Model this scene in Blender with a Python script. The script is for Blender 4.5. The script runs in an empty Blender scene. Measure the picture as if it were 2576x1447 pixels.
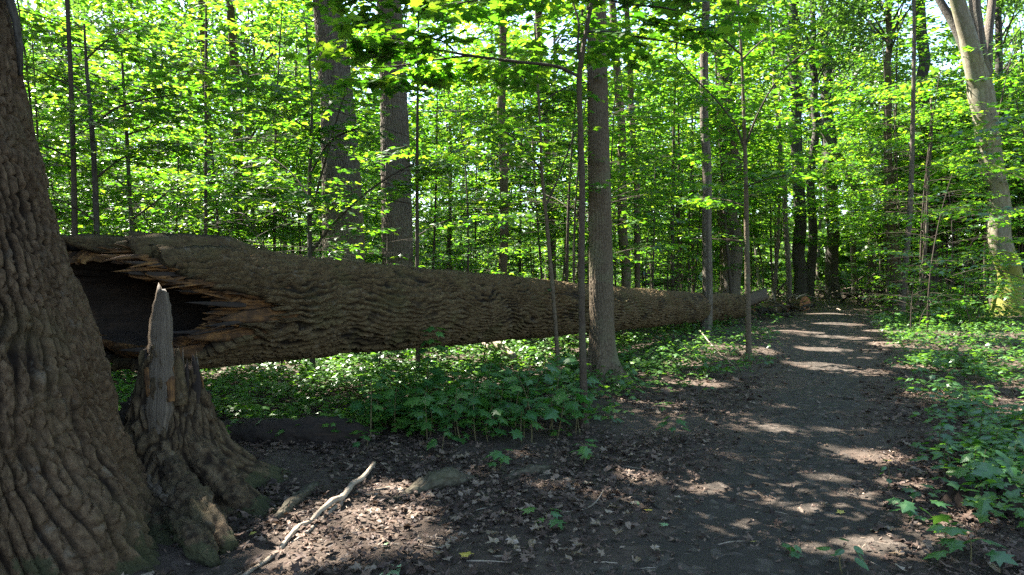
import bpy, math
import numpy as np
from math import radians, sin, cos, pi, sqrt
from mathutils import Vector, Matrix, Euler

# ------------------------------------------------------------------ camera, world, sun, exposure
SC = bpy.context.scene
COL = SC.collection
CAM_H, FPX, PITCH = 1.55, 1717.0, 88.9
cam_d = bpy.data.cameras.new('camera')
cam_d.lens, cam_d.sensor_width, cam_d.clip_start, cam_d.clip_end = 24.0, 36.0, 0.05, 2000.0
cam = bpy.data.objects.new('camera', cam_d)
cam.location, cam.rotation_euler = (0, 0, CAM_H), (radians(PITCH), 0, 0)
COL.objects.link(cam)
SC.camera = cam

SUN_EL, SUN_AZ = 50.0, -56.0          # degrees; azimuth clockwise from +Y (the view axis)
world = bpy.data.worlds.new('World')
SC.world = world
world.use_nodes = True
wn = world.node_tree.nodes
wn.clear()
sky = wn.new('ShaderNodeTexSky')
sky.sky_type = 'NISHITA'
sky.sun_disc = False
sky.sun_elevation = radians(SUN_EL)
sky.sun_rotation = radians(SUN_AZ)
bg = wn.new('ShaderNodeBackground')
bg.inputs['Strength'].default_value = 0.075
wo = wn.new('ShaderNodeOutputWorld')
world.node_tree.links.new(sky.outputs[0], bg.inputs[0])
world.node_tree.links.new(bg.outputs[0], wo.inputs[0])

sun_d = bpy.data.lights.new('sun', 'SUN')
sun_d.energy, sun_d.angle, sun_d.color = 5.0, radians(0.53), (1.0, 0.94, 0.84)
sun = bpy.data.objects.new('sun', sun_d)
SV = Vector((sin(radians(SUN_AZ)) * cos(radians(SUN_EL)), cos(radians(SUN_AZ)) * cos(radians(SUN_EL)), sin(radians(SUN_EL))))
sun.rotation_euler = SV.to_track_quat('Z', 'Y').to_euler()
sun.location = SV * 100
COL.objects.link(sun)

SC.view_settings.view_transform = 'Standard'
SC.view_settings.look = 'None'
SC.view_settings.gamma = 1.0
SC.view_settings.use_curve_mapping = False
SC.view_settings.exposure = 3.38
SC.render.engine = 'CYCLES'
cy = SC.cycles
cy.max_bounces, cy.diffuse_bounces, cy.glossy_bounces, cy.transmission_bounces = 6, 5, 2, 2
cy.caustics_reflective = cy.caustics_refractive = False
cy.use_adaptive_sampling = False
cy.use_denoising = False
cy.denoiser = 'OPENIMAGEDENOISE'
cy.denoising_input_passes = 'RGB_ALBEDO_NORMAL'
cy.denoising_prefilter = 'ACCURATE'
cy.sample_clamp_indirect = 6.0

# ------------------------------------------------------------------ numeric helpers
rng = np.random.default_rng(11)


def hash3(ix, iy, iz, seed):
    h = (ix.astype(np.int64) * 374761393 + iy.astype(np.int64) * 668265263 + iz.astype(np.int64) * 2147483647 + seed * 974711) & 0xFFFFFFFF
    h = ((h ^ (h >> 13)) * 1274126177) & 0xFFFFFFFF
    h = ((h ^ (h >> 16)) * 2246822519) & 0xFFFFFFFF
    return ((h ^ (h >> 15)) & 0xFFFFFF) / float(0xFFFFFF)


def vnoise(x, y, z=0.0, seed=0):
    """value noise in -1..1"""
    x, y, z = np.broadcast_arrays(np.asarray(x, float), np.asarray(y, float), np.asarray(z, float))
    fx, fy, fz = np.floor(x), np.floor(y), np.floor(z)
    tx, ty, tz = x - fx, y - fy, z - fz
    tx, ty, tz = [t * t * t * (t * (t * 6 - 15) + 10) for t in (tx, ty, tz)]
    r = 0
    for a in (0, 1):
        for b in (0, 1):
            for c in (0, 1):
                w = (tx if a else 1 - tx) * (ty if b else 1 - ty) * (tz if c else 1 - tz)
                r = r + w * hash3(fx + a, fy + b, fz + c, seed)
    return r * 2 - 1


def fbm(x, y, z=0.0, seed=0, oct=4, gain=0.5):
    r, a = 0, 1.0
    for i in range(oct):
        r = r + a * vnoise(np.asarray(x) * 2 ** i, np.asarray(y) * 2 ** i, np.asarray(z) * 2 ** i, seed + i * 17)
        a *= gain
    return r


def worley(x, y, nper, seed):
    """F1 and F2 in cell units; y is periodic with nper cells"""
    fx, fy = np.floor(x), np.floor(y)
    f1 = np.full(x.shape, 9.0)
    f2 = np.full(x.shape, 9.0)
    for a in (-1, 0, 1):
        for b in (-1, 0, 1):
            cx = fx + a
            cyy = np.mod(fy + b, nper)
            px = cx + hash3(cx, cyy, cx * 0, seed)
            py = fy + b + hash3(cx, cyy, cx * 0 + 5, seed)
            d = np.hypot(x - px, y - py)
            f2 = np.minimum(f2, np.maximum(d, f1))
            f1 = np.minimum(f1, d)
    return f1, f2


def sstep(a, b, x):
    t = np.clip((x - a) / (b - a), 0, 1)
    return t * t * (3 - 2 * t)


def bark_height(s, w, circ, seed, cl=0.24, cw=0.062):
    """0..1 relief of furrowed bark: s along the stem, w round it (metres)"""
    n = max(4, int(round(circ / cw)))
    y = w / circ * n
    ww = w / circ * 2 * pi
    cxn, cyn = np.cos(ww) * circ / 6.28, np.sin(ww) * circ / 6.28
    wx = fbm(s * 3, cxn * 6, cyn * 6, seed + 1, 3) * 0.7
    wy = fbm(s * 4.5, cxn * 7, cyn * 7, seed + 2, 3) * 0.8
    f1, f2 = worley(s / cl + wx, y + wy, n, seed)
    ridge = sstep(0.02, 0.5, f2 - f1)
    g1, g2 = worley(s / (cl * .33) + wx * 2, np.mod(y * 2 + wy * 2, n * 2), n * 2, seed + 9)
    crack = sstep(0, .25, g2 - g1)
    fine = fbm(s * 40, cxn * 60, cyn * 60, seed + 3, 3)
    return np.clip(ridge * (0.72 + 0.2 * crack) + 0.10 * fine * (.3 + ridge), -0.1, 1.1)


def ridge_height(s, w, circ, seed, cw=0.08, cl=0.5, wob=.4, ck=.32):
    """long wavy vertical ridges, broken across by cracks"""
    n = max(6, int(round(circ / cw)))
    a = w / circ * 2 * pi
    cxn, cyn = np.cos(a) * circ / 6.28, np.sin(a) * circ / 6.28
    y = w / circ * n + fbm(s * 1.3, cxn * 2.2, cyn * 2.2, seed, 3) * 1.5 + fbm(s * 7, cxn * 9, cyn * 9, seed + 1, 3) * wob
    t = np.abs(np.mod(y, 1) - .5) * 2
    t = np.clip(t + .35 * fbm(s * 2.2, cxn * 6, cyn * 6, seed + 21, 3), 0, 1)
    rid = 1 - sstep(.28, .98, t) * (.75 + .35 * vnoise(s * 2.5, cxn * 5, cyn * 5, seed + 4))
    f1, f2 = worley(s / .11 + fbm(s * 5, cxn * 9, cyn * 9, seed + 2, 2) * .8, w / circ * n * 1.3 + fbm(s * 4, cxn * 6, cyn * 6, seed + 8, 2) * .8, int(n * 1.3), seed + 3)
    crack = sstep(0.0, .22, f2 - f1)
    miss = sstep(.55, .8, fbm(s * 1.7, cxn * 2.5, cyn * 2.5, seed + 31, 3))
    rid = rid * (1 - .55 * miss)
    return np.clip(rid * (1 - ck + ck * crack) + .09 * fbm(s * 10, cxn * 14, cyn * 14, seed + 5, 3), -.1, 1.2)


# ------------------------------------------------------------------ mesh / object helpers
def mk(name, verts, polys, mat=None, uv=None, smooth=True, relief=None):
    """polys: list of integer arrays (n,3) / (n,4)"""
    me = bpy.data.meshes.new(name)
    verts = np.asarray(verts, dtype=np.float32)
    polys = [np.asarray(p, dtype=np.int32) for p in polys if len(p)]
    loops = np.concatenate([p.ravel() for p in polys])
    sizes = np.concatenate([np.full(len(p), p.shape[1], np.int32) for p in polys])
    starts = np.concatenate([[0], np.cumsum(sizes)[:-1]]).astype(np.int32)
    me.vertices.add(len(verts))
    me.vertices.foreach_set('co', verts.ravel())
    me.loops.add(len(loops))
    me.loops.foreach_set('vertex_index', loops)
    me.polygons.add(len(sizes))
    me.polygons.foreach_set('loop_start', starts)
    me.polygons.foreach_set('loop_total', sizes)
    me.polygons.foreach_set('use_smooth', np.full(len(sizes), bool(smooth)))
    if uv is not None:
        l = me.uv_layers.new(name='UVMap')
        l.data.foreach_set('uv', np.asarray(uv, np.float32)[loops].ravel())
    if relief is not None:
        at_ = me.attributes.new('relief', 'FLOAT', 'POINT')
        at_.data.foreach_set('value', np.asarray(relief, np.float32).ravel())
    me.update(calc_edges=True)
    me.validate()
    if mat:
        me.materials.append(mat)
    return me


def link(name, me, parent=None, loc=(0, 0, 0), rot=(0, 0, 0), scale=1.0):
    o = bpy.data.objects.new(name, me)
    o.location, o.rotation_euler = loc, rot
    o.scale = (scale,) * 3 if np.isscalar(scale) else scale
    if parent:
        o.parent = parent
    COL.objects.link(o)
    return o


def tag(o, label=None, cat=None, group=None, kind=None):
    for k, v in (('label', label), ('category', cat), ('group', group), ('kind', kind)):
        if v:
            o[k] = v
    return o


def thing(name, label, cat, loc=(0, 0, 0), rot=(0, 0, 0), group=None, scale=1.0):
    return tag(link(name, None, None, loc, rot, scale), label, cat, group)


def stuff(o):
    o['kind'] = 'stuff'
    return o


def tube(path, radii, sides, cap=True, lump=0.0, seed=0, rough=0.0):
    """tube round a polyline -> verts, [quads, tris], uv (metres)"""
    P = np.asarray(path, float)
    n = len(P)
    rad = np.broadcast_to(np.asarray(radii, float), (n,))
    T = np.gradient(P, axis=0)
    T /= np.linalg.norm(T, axis=1)[:, None] + 1e-9
    ref = np.array([0.0, 0, 1]) if abs(T[0, 2]) < 0.8 else np.array([0.0, -1, 0])
    N = np.zeros_like(P)
    v = ref - T[0] * ref.dot(T[0])
    v /= np.linalg.norm(v)
    for i in range(n):
        v = v - T[i] * v.dot(T[i])
        v /= np.linalg.norm(v) + 1e-9
        N[i] = v
    B = np.cross(T, N)
    th = np.arange(sides) / sides * 2 * pi
    rr = rad[:, None] * np.ones((1, sides))
    L = np.concatenate([[0], np.cumsum(np.linalg.norm(np.diff(P, axis=0), axis=1))])
    if lump:
        rr = rr * (1 + lump * vnoise(L[:, None] / (rad.mean() * 3), np.cos(th)[None] * 1.3, np.sin(th)[None] * 1.3, seed))
    if rough:
        rm = rad.mean()
        rr = rr * (1 + rough * (fbm(L[:, None] / rm * 1.6, np.cos(th)[None] * 2.5, np.sin(th)[None] * 2.5, seed + 3, 4)
                                - .8 * np.abs(vnoise(L[:, None] / rm * .7, np.cos(th)[None] * 4, np.sin(th)[None] * 4, seed + 6))))
    V = P[:, None] + rr[..., None] * (np.cos(th)[None, :, None] * N[:, None] + np.sin(th)[None, :, None] * B[:, None])
    V = V.reshape(-1, 3)
    i = np.arange(n - 1)[:, None] * sides
    j = np.arange(sides)[None]
    j2 = (j + 1) % sides
    Q = np.stack([i + j, i + j2, i + sides + j2, i + sides + j], -1).reshape(-1, 4)
    uv = np.stack([np.broadcast_to(th[None] * rad.mean(), (n, sides)), np.broadcast_to(L[:, None], (n, sides))], -1).reshape(-1, 2)
    F = [Q]
    if cap:
        V = np.vstack([V, P[0] - T[0] * rad[0] * .15, P[-1] + T[-1] * rad[-1] * .15])
        uv = np.vstack([uv, [0, 0], [0, L[-1]]])
        c0, c1 = len(V) - 2, len(V) - 1
        k = np.arange(sides)
        F.append(np.concatenate([np.stack([np.full(sides, c0), (k + 1) % sides, k], -1),
                                 np.stack([np.full(sides, c1), (n - 1) * sides + k, (n - 1) * sides + (k + 1) % sides], -1)]))
    return V, F, uv


class Bag:
    """collects pieces that make up ONE part"""
    def __init__(self):
        self.v, self.q, self.t, self.u, self.n = [], [], [], [], 0

    def add(self, V, F, uv=None):
        for f in F:
            f = np.asarray(f)
            (self.q if f.shape[1] == 4 else self.t).append(f + self.n)
        self.v.append(V)
        self.u.append(uv if uv is not None else np.zeros((len(V), 2)))
        self.n += len(V)

    def mesh(self, name, mat, smooth=True):
        F = []
        if self.q:
            F.append(np.concatenate(self.q))
        if self.t:
            F.append(np.concatenate(self.t))
        return mk(name, np.concatenate(self.v), F, mat, np.concatenate(self.u), smooth)


# ------------------------------------------------------------------ picture -> place
CA, SA = cos(radians(PITCH)), sin(radians(PITCH))


def at(u, v, D):
    """point at forward distance D seen at (u, v) of the 2576 x 1447 picture"""
    x, y = (u - 1288) / FPX, -(v - 723.5) / FPX
    yy, zz = y * CA + SA, y * SA - CA
    return np.array([x * D / yy, D, CAM_H + zz * D / yy])


PATH = np.array([(0.3, 0.5), (0.65, 2), (1.1, 3.5), (2.85, 6.5), (5.9, 12.7), (11.5, 24.5), (19.8, 42), (30, 62), (44, 80)], float)


def path_dist(x, y):
    x, y = np.asarray(x, float), np.asarray(y, float)
    d = np.full(np.broadcast(x, y).shape, 1e9)
    for a, b in zip(PATH[:-1], PATH[1:]):
        ab = b - a
        t = np.clip(((x - a[0]) * ab[0] + (y - a[1]) * ab[1]) / ab.dot(ab), 0, 1)
        d = np.minimum(d, np.hypot(x - a[0] - t * ab[0], y - a[1] - t * ab[1]))
    return d


def path_half(y):
    return np.interp(y, [0, 3.5, 6, 12, 24, 60], [0.95, 0.75, 0.52, 0.52, 0.65, 0.9])


def gh(x, y):
    x, y = np.asarray(x, float), np.asarray(y, float)
    far = sstep(6, 40, np.hypot(x, y))
    z = 0.05 * vnoise(x * .55, y * .55, 0, 3) + far * 0.25 * vnoise(x * .09, y * .09, 0, 4) + 0.02 * vnoise(x * 1.9, y * 1.9, 0, 5)
    pd = path_dist(x, y)
    z = z * sstep(0, 2.5, pd) - 0.035 * (1 - sstep(0.3, 1.2, pd))
    return z + 2.2 * sstep(45, 110, y) * sstep(0, 30, np.abs(x - 20) + 12)


def g1(x, y):
    return float(gh(x, y))


def on_ground(u, v):
    """ground point seen at (u, v)"""
    D = 2661.0 / max(v - 690, 8)
    for _ in range(6):
        p = at(u, v, D)
        D *= max(0.3, (CAM_H - g1(p[0], p[1])) / max(CAM_H - p[2], 0.02))
    p = at(u, v, D)
    return np.array([p[0], p[1], g1(p[0], p[1])])


# ------------------------------------------------------------------ materials
def mat(name):
    m = bpy.data.materials.new(name)
    m.use_nodes = True
    nt = m.node_tree
    nt.nodes.clear()
    out = nt.nodes.new('ShaderNodeOutputMaterial')
    return m, nt, out


def N(nt, typ, **kw):
    n = nt.nodes.new(typ)
    for k, v in kw.items():
        setattr(n, k, v)
    return n


def ramp(nt, src, stops):
    r = N(nt, 'ShaderNodeValToRGB')
    e = r.color_ramp.elements
    while len(e) < len(stops):
        e.new(0.5)
    for el, (p, c) in zip(e, stops):
        el.position = p
        el.color = (*c, 1) if len(c) == 3 else c
    if src is not None:
        nt.links.new(src, r.inputs[0])
    return r


def noise(nt, vec, scale, detail=4, rough=0.55):
    n = N(nt, 'ShaderNodeTexNoise')
    n.inputs['Scale'].default_value = scale
    n.inputs['Detail'].default_value = detail
    n.inputs['Roughness'].default_value = rough
    if vec is not None:
        nt.links.new(vec, n.inputs['Vector'])
    return n


def mixc(nt, fac, a, b, blend='MIX'):
    m = N(nt, 'ShaderNodeMix', data_type='RGBA', blend_type=blend)
    for s, x in ((m.inputs[0], fac), (m.inputs[6], a), (m.inputs[7], b)):
        if hasattr(x, 'links') or hasattr(x, 'is_linked'):
            nt.links.new(x, s)
        elif isinstance(x, (int, float)):
            s.default_value = x
        else:
            s.default_value = (*x, 1)
    return m.outputs[2]


def bark_mat(name, c_lo, c_hi, c_spot, relief=0.5, moss=0.0, mossc=((.028, .031, .012), (.055, .058, .024)), mossk=.62, cw=0.06, cl=0.24, rough=0.9, furrow=None):
    m, nt, out = mat(name)
    L = nt.links.new
    uv = N(nt, 'ShaderNodeUVMap')
    mp = N(nt, 'ShaderNodeMapping')
    mp.inputs['Scale'].default_value = (1 / cw, 1 / cl, 1)
    L(uv.outputs[0], mp.inputs[0])
    nz = noise(nt, uv.outputs[0], 7, 3)
    add = N(nt, 'ShaderNodeVectorMath', operation='MULTIPLY_ADD')
    add.inputs[1].default_value = (1.3, 1.3, 0)
    L(nz.outputs['Color'], add.inputs[0])
    L(mp.outputs[0], add.inputs[2])
    vo = N(nt, 'ShaderNodeTexVoronoi', feature='DISTANCE_TO_EDGE', voronoi_dimensions='2D')
    vo.inputs['Scale'].default_value = 1.0
    L(add.outputs[0], vo.inputs['Vector'])
    rv = ramp(nt, vo.outputs['Distance'], [(0.0, (0, 0, 0)), (0.28, (1, 1, 1))])
    geo = N(nt, 'ShaderNodeNewGeometry')
    n1 = noise(nt, geo.outputs['Position'], 26, 9, .78)
    n2 = noise(nt, geo.outputs['Position'], 2.2, 4)
    n3 = noise(nt, geo.outputs['Position'], 60, 3)
    rn1 = ramp(nt, n1.outputs[0], [(.32, (0, 0, 0)), (.68, (1, 1, 1))])
    base = mixc(nt, rn1.outputs[0], c_lo, c_hi)
    fur = ramp(nt, rv.outputs[0], [(0, (.62, .56, .5)), (1, (1, 1, 1))])
    base = mixc(nt, 0.8, base, fur.outputs[0], 'MULTIPLY')
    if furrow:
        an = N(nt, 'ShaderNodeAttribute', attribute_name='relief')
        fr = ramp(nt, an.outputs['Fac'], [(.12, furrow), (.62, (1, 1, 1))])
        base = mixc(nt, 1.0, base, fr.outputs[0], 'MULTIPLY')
        n5 = noise(nt, geo.outputs['Position'], 9, 5, .7)
        fl = ramp(nt, n5.outputs[0], [(.58, (0, 0, 0)), (.7, (.5, .5, .5))])
        base = mixc(nt, fl.outputs[0], base, (.15, .125, .095))
    sp = ramp(nt, n2.outputs[0], [(0.52, (0, 0, 0)), (0.66, (1, 1, 1))])
    f2 = N(nt, 'ShaderNodeMath', operation='MULTIPLY')
    L(sp.outputs[0], f2.inputs[0])
    f2.inputs[1].default_value = 0.55
    base = mixc(nt, f2.outputs[0], base, c_spot)
    if moss:
        sx = N(nt, 'ShaderNodeSeparateXYZ')
        L(geo.outputs['Position'], sx.inputs[0])
        mr = N(nt, 'ShaderNodeMapRange')
        mr.inputs[1].default_value, mr.inputs[2].default_value = 0.0, moss
        mr.inputs[3].default_value, mr.inputs[4].default_value = mossk, 0.0
        L(sx.outputs[2], mr.inputs[0])
        n4 = noise(nt, geo.outputs['Position'], 4.5, 5, .6)
        ad = N(nt, 'ShaderNodeMath', operation='ADD')
        L(mr.outputs[0], ad.inputs[0])
        L(n4.outputs[0], ad.inputs[1])
        rm = ramp(nt, ad.outputs[0], [(0.95, (0, 0, 0)), (1.12, (.8, .8, .8))])
        mcol = mixc(nt, n3.outputs[0], *mossc)
        base = mixc(nt, rm.outputs[0], base, mcol)
    bs = N(nt, 'ShaderNodeBsdfPrincipled')
    L(base, bs.inputs['Base Color'])
    bs.inputs['Roughness'].default_value = rough
    bs.inputs['Specular IOR Level'].default_value = 0.25
    b1 = N(nt, 'ShaderNodeBump')
    b1.inputs['Strength'].default_value = relief
    b1.inputs['Distance'].default_value = 0.02
    L(rv.outputs[0], b1.inputs['Height'])
    b2 = N(nt, 'ShaderNodeBump')
    b2.inputs['Strength'].default_value = 0.9 if furrow else .6
    b2.inputs['Distance'].default_value = 0.03 if furrow else .008
    L(n1.outputs[0], b2.inputs['Height'])
    L(b1.outputs[0], b2.inputs['Normal'])
    L(b2.outputs[0], bs.inputs['Normal'])
    L(bs.outputs[0], out.inputs[0])
    return m


def wood_mat(name, stops, scale=(60, 3), rough=.75, relief=.5, blotch=.55):
    """split or weathered wood with grain along UV v"""
    m, nt, out = mat(name)
    L = nt.links.new
    uv = N(nt, 'ShaderNodeUVMap')
    mp = N(nt, 'ShaderNodeMapping')
    mp.inputs['Scale'].default_value = (scale[0], scale[1], 1)
    L(uv.outputs[0], mp.inputs[0])
    n1 = noise(nt, mp.outputs[0], 1.0, 6, .65)
    geo = N(nt, 'ShaderNodeNewGeometry')
    n2 = noise(nt, geo.outputs['Position'], 9, 4)
    mm = N(nt, 'ShaderNodeMath', operation='MULTIPLY_ADD')
    mm.inputs[1].default_value = blotch
    L(n2.outputs[0], mm.inputs[0])
    sc = N(nt, 'ShaderNodeMath', operation='MULTIPLY')
    sc.inputs[1].default_value = 1.05 - blotch
    L(n1.outputs[0], sc.inputs[0])
    L(sc.outputs[0], mm.inputs[2])
    r = ramp(nt, mm.outputs[0], stops)
    bs = N(nt, 'ShaderNodeBsdfPrincipled')
    bs.inputs['Roughness'].default_value = rough
    bs.inputs['Specular IOR Level'].default_value = .3
    L(r.outputs[0], bs.inputs['Base Color'])
    b = N(nt, 'ShaderNodeBump')
    b.inputs['Strength'].default_value = relief
    b.inputs['Distance'].default_value = .012
    L(n1.outputs[0], b.inputs['Height'])
    L(b.outputs[0], bs.inputs['Normal'])
    L(bs.outputs[0], out.inputs[0])
    return m


def leaf_mat(name, refl, trans, mix=.5, gloss=.06, per_object=False, rough=.38):
    """thin leaf: diffuse one side, translucent to the other, a waxy sheen; colour differs leaf by leaf"""
    m, nt, out = mat(name)
    L = nt.links.new
    if per_object:
        rnd = N(nt, 'ShaderNodeObjectInfo').outputs['Random']
    else:
        rnd = N(nt, 'ShaderNodeNewGeometry').outputs['Random Per Island']
    r1, r2 = ramp(nt, rnd, refl), ramp(nt, rnd, trans)
    d = N(nt, 'ShaderNodeBsdfDiffuse')
    t = N(nt, 'ShaderNodeBsdfTranslucent')
    g = N(nt, 'ShaderNodeBsdfGlossy')
    g.inputs['Roughness'].default_value = rough
    g.inputs['Color'].default_value = (1, 1, 1, 1)
    L(r1.outputs[0], d.inputs[0])
    L(r2.outputs[0], t.inputs[0])
    mx = N(nt, 'ShaderNodeMixShader')
    mx.inputs[0].default_value = mix
    L(d.outputs[0], mx.inputs[1])
    L(t.outputs[0], mx.inputs[2])
    m2 = N(nt, 'ShaderNodeMixShader')
    m2.inputs[0].default_value = gloss
    L(mx.outputs[0], m2.inputs[1])
    L(g.outputs[0], m2.inputs[2])
    L(m2.outputs[0], out.inputs[0])
    return m


GR = [(0, (.026, .085, .012)), (.5, (.036, .11, .014)), (1, (.06, .145, .016))]
GT = [(0, (.06, .22, .008)), (.55, (.13, .32, .010)), (1, (.29, .45, .02))]
M_leaf = leaf_mat('maple_leaf_green', GR, GT, .55)
M_leaf_obj = leaf_mat('maple_leaf_green_single', GR, GT, .55, per_object=True)
M_canopy = leaf_mat('canopy_leaf', [(0, (.03, .075, .012)), (1, (.06, .12, .02))], [(0, (.06, .16, .012)), (1, (.14, .28, .02))], .5)
M_herb = leaf_mat('herb_leaf', [(0, (.03, .09, .015)), (.5, (.042, .12, .018)), (1, (.08, .16, .022))], [(0, (.06, .18, .012)), (1, (.16, .32, .02))], .45, .045)
M_herb_obj = leaf_mat('seedling_leaf', [(0, (.03, .10, .025)), (.5, (.04, .12, .028)), (1, (.065, .155, .026))], [(0, (.05, .17, .02)), (1, (.12, .27, .02))], .42, .055, per_object=True)
LIT = [(0, (.024, .015, .011)), (.35, (.052, .033, .025)), (.6, (.09, .059, .044)), (.85, (.14, .098, .073)), (1, (.21, .16, .118))]
M_litter = leaf_mat('dry_leaf', LIT, [(0, (.02, .012, .008)), (1, (.10, .055, .025))], .15, .015, rough=.6)
M_yellow = leaf_mat('yellow_leaf', [(0, (.42, .32, .05)), (1, (.5, .42, .1))], [(0, (.3, .22, .03)), (1, (.3, .25, .05))], .3, .05, per_object=True)
M_green_fallen = leaf_mat('fallen_green_leaf', [(0, (.16, .28, .12)), (1, (.22, .34, .16))], [(0, (.1, .2, .06)), (1, (.1, .2, .06))], .3, .08, per_object=True)
M_tan = leaf_mat('tan_leaf', [(0, (.11, .075, .045)), (.5, (.16, .11, .07)), (1, (.23, .175, .12))], [(0, (.1, .06, .03)), (1, (.12, .08, .04))], .15, .05, per_object=True)
M_stem = wood_mat('green_stem', [(.3, (.06, .05, .02)), (.7, (.12, .10, .04))])

M_bark_log = bark_mat('log_bark', (.036, .023, .010), (.16, .11, .052), (.08, .066, .025), .35, cl=.3, furrow=(.10, .08, .07))
M_bark_big = bark_mat('old_bark', (.044, .027, .014), (.17, .11, .062), (.09, .066, .032), .5, moss=.4, cw=.03, cl=.1, furrow=(.16, .13, .11))
M_bark_grey = bark_mat('grey_furrowed_bark', (.068, .057, .044), (.165, .14, .108), (.12, .115, .082), .8, cw=.035, cl=.22)
M_bark_thin = bark_mat('smooth_grey_brown_bark', (.055, .041, .026), (.13, .10, .066), (.10, .10, .055), .3, cw=.03, cl=.08)
M_bark_dark = bark_mat('dark_bark', (.032, .027, .022), (.075, .066, .055), (.07, .075, .05), .5, cw=.05, cl=.2)
M_bark_pale = bark_mat('pale_smooth_bark', (.135, .122, .088), (.225, .205, .145), (.14, .15, .065), .1, moss=3.6, mossc=((.10, .105, .010), (.20, .19, .022)), mossk=1.25, cw=.2, cl=.5)
M_bark_twig = bark_mat('twig_bark', (.03, .023, .017), (.07, .055, .041), (.055, .05, .035), .2, cw=.02, cl=.05)
M_root = bark_mat('root_bark', (.03, .025, .017), (.105, .09, .06), (.07, .072, .034), .5, cw=.04, cl=.1)
M_bark_sap = bark_mat('sapling_bark', (.03, .021, .015), (.085, .062, .042), (.07, .06, .036), .3, cw=.02, cl=.05)
M_torn = wood_mat('torn_orange_wood', [(.36, (.014, .008, .004)), (.5, (.06, .028, .010)), (.62, (.16, .075, .022)), (.8, (.30, .17, .06))], (120, 2.0), .85, .9)
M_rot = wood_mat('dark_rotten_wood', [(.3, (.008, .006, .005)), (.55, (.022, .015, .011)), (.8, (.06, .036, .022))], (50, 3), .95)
M_silver = wood_mat('weathered_silver_wood', [(.34, (.022, .018, .013)), (.5, (.065, .047, .031)), (.72, (.15, .118, .082))], (130, 1.3), .6, .8, .12)
M_stick = wood_mat('dead_stick_wood', [(.3, (.12, .09, .065)), (.55, (.24, .19, .14)), (.8, (.38, .32, .25))], (50, 4), .8)
M_cut = wood_mat('cut_log_end', [(.3, (.16, .05, .025)), (.55, (.32, .13, .06)), (.8, (.45, .25, .12))], (20, 20), .8)


def ground_mat(name, path_like):
    m, nt, out = mat(name)
    L = nt.links.new
    geo = N(nt, 'ShaderNodeNewGeometry')
    n1 = noise(nt, geo.outputs['Position'], 34, 8, .7)
    n2 = noise(nt, geo.outputs['Position'], 1.6, 5, .6)
    vo = N(nt, 'ShaderNodeTexVoronoi', feature='F1')
    vo.inputs['Scale'].default_value = 17
    L(geo.outputs['Position'], vo.inputs['Vector'])
    if path_like:
        c = mixc(nt, n1.outputs[0], (.024, .019, .0145), (.075, .060, .047))
        c = mixc(nt, n2.outputs[0], c, (.05, .04, .032))
        vs = ramp(nt, vo.outputs['Color'], [(0.72, (0, 0, 0)), (.8, (1, 1, 1))])
        f = N(nt, 'ShaderNodeMath', operation='MULTIPLY')
        L(vs.outputs[0], f.inputs[0])
        f.inputs[1].default_value = .3
        c = mixc(nt, f.outputs[0], c, (.20, .16, .13))
    else:
        lv = ramp(nt, vo.outputs['Color'], LIT)
        c = mixc(nt, n1.outputs[0], (.03, .022, .017), (.11, .08, .06))
        c = mixc(nt, .55, c, lv.outputs[0])
        c = mixc(nt, n2.outputs[0], c, (.065, .05, .038))
    bs = N(nt, 'ShaderNodeBsdfPrincipled')
    bs.inputs['Roughness'].default_value = .92
    bs.inputs['Specular IOR Level'].default_value = .2
    L(c, bs.inputs['Base Color'])
    b = N(nt, 'ShaderNodeBump')
    b.inputs['Strength'].default_value = 1.0
    b.inputs['Distance'].default_value = .04
    L(n1.outputs[0], b.inputs['Height'])
    b2 = N(nt, 'ShaderNodeBump')
    b2.inputs['Strength'].default_value = .5
    b2.inputs['Distance'].default_value = .02
    L(vo.outputs['Distance'], b2.inputs['Height'])
    L(b.outputs[0], b2.inputs['Normal'])
    L(b2.outputs[0], bs.inputs['Normal'])
    L(bs.outputs[0], out.inputs[0])
    return m


M_ground = ground_mat('forest_floor', False)
M_path = ground_mat('trodden_earth', True)

# ------------------------------------------------------------------ ground and path


def axis_steps(lo, hi, c, near, s0, k):
    xs = [c]
    while xs[-1] < hi:
        xs.append(xs[-1] + s0 + k * max(0, xs[-1] - c - near))
    l = [c]
    while l[-1] > lo:
        l.append(l[-1] - s0 - k * max(0, c - l[-1] - near))
    return np.array(l[:0:-1] + xs)


gx = axis_steps(-320, 340, 1.0, 4.5, .07, .09)
gy = axis_steps(-40, 520, 5.5, 4.0, .07, .07)
X, Y = np.meshgrid(gx, gy)
Zg = gh(X, Y)
near = 1 - sstep(9, 20, np.hypot(X, Y - 4))
Zg = Zg + near * 0.012 * fbm(X * 7, Y * 7, 0, 21, 3)
nx, ny = len(gx), len(gy)
ii = (np.arange(ny - 1)[:, None] * nx + np.arange(nx - 1)[None]).ravel()
Qg = np.stack([ii, ii + 1, ii + nx + 1, ii + nx], -1)
tag(link('ground', mk('ground', np.stack([X, Y, Zg], -1).reshape(-1, 3), [Qg], M_ground)), 'leaf covered forest floor', None, None, 'structure')

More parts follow.
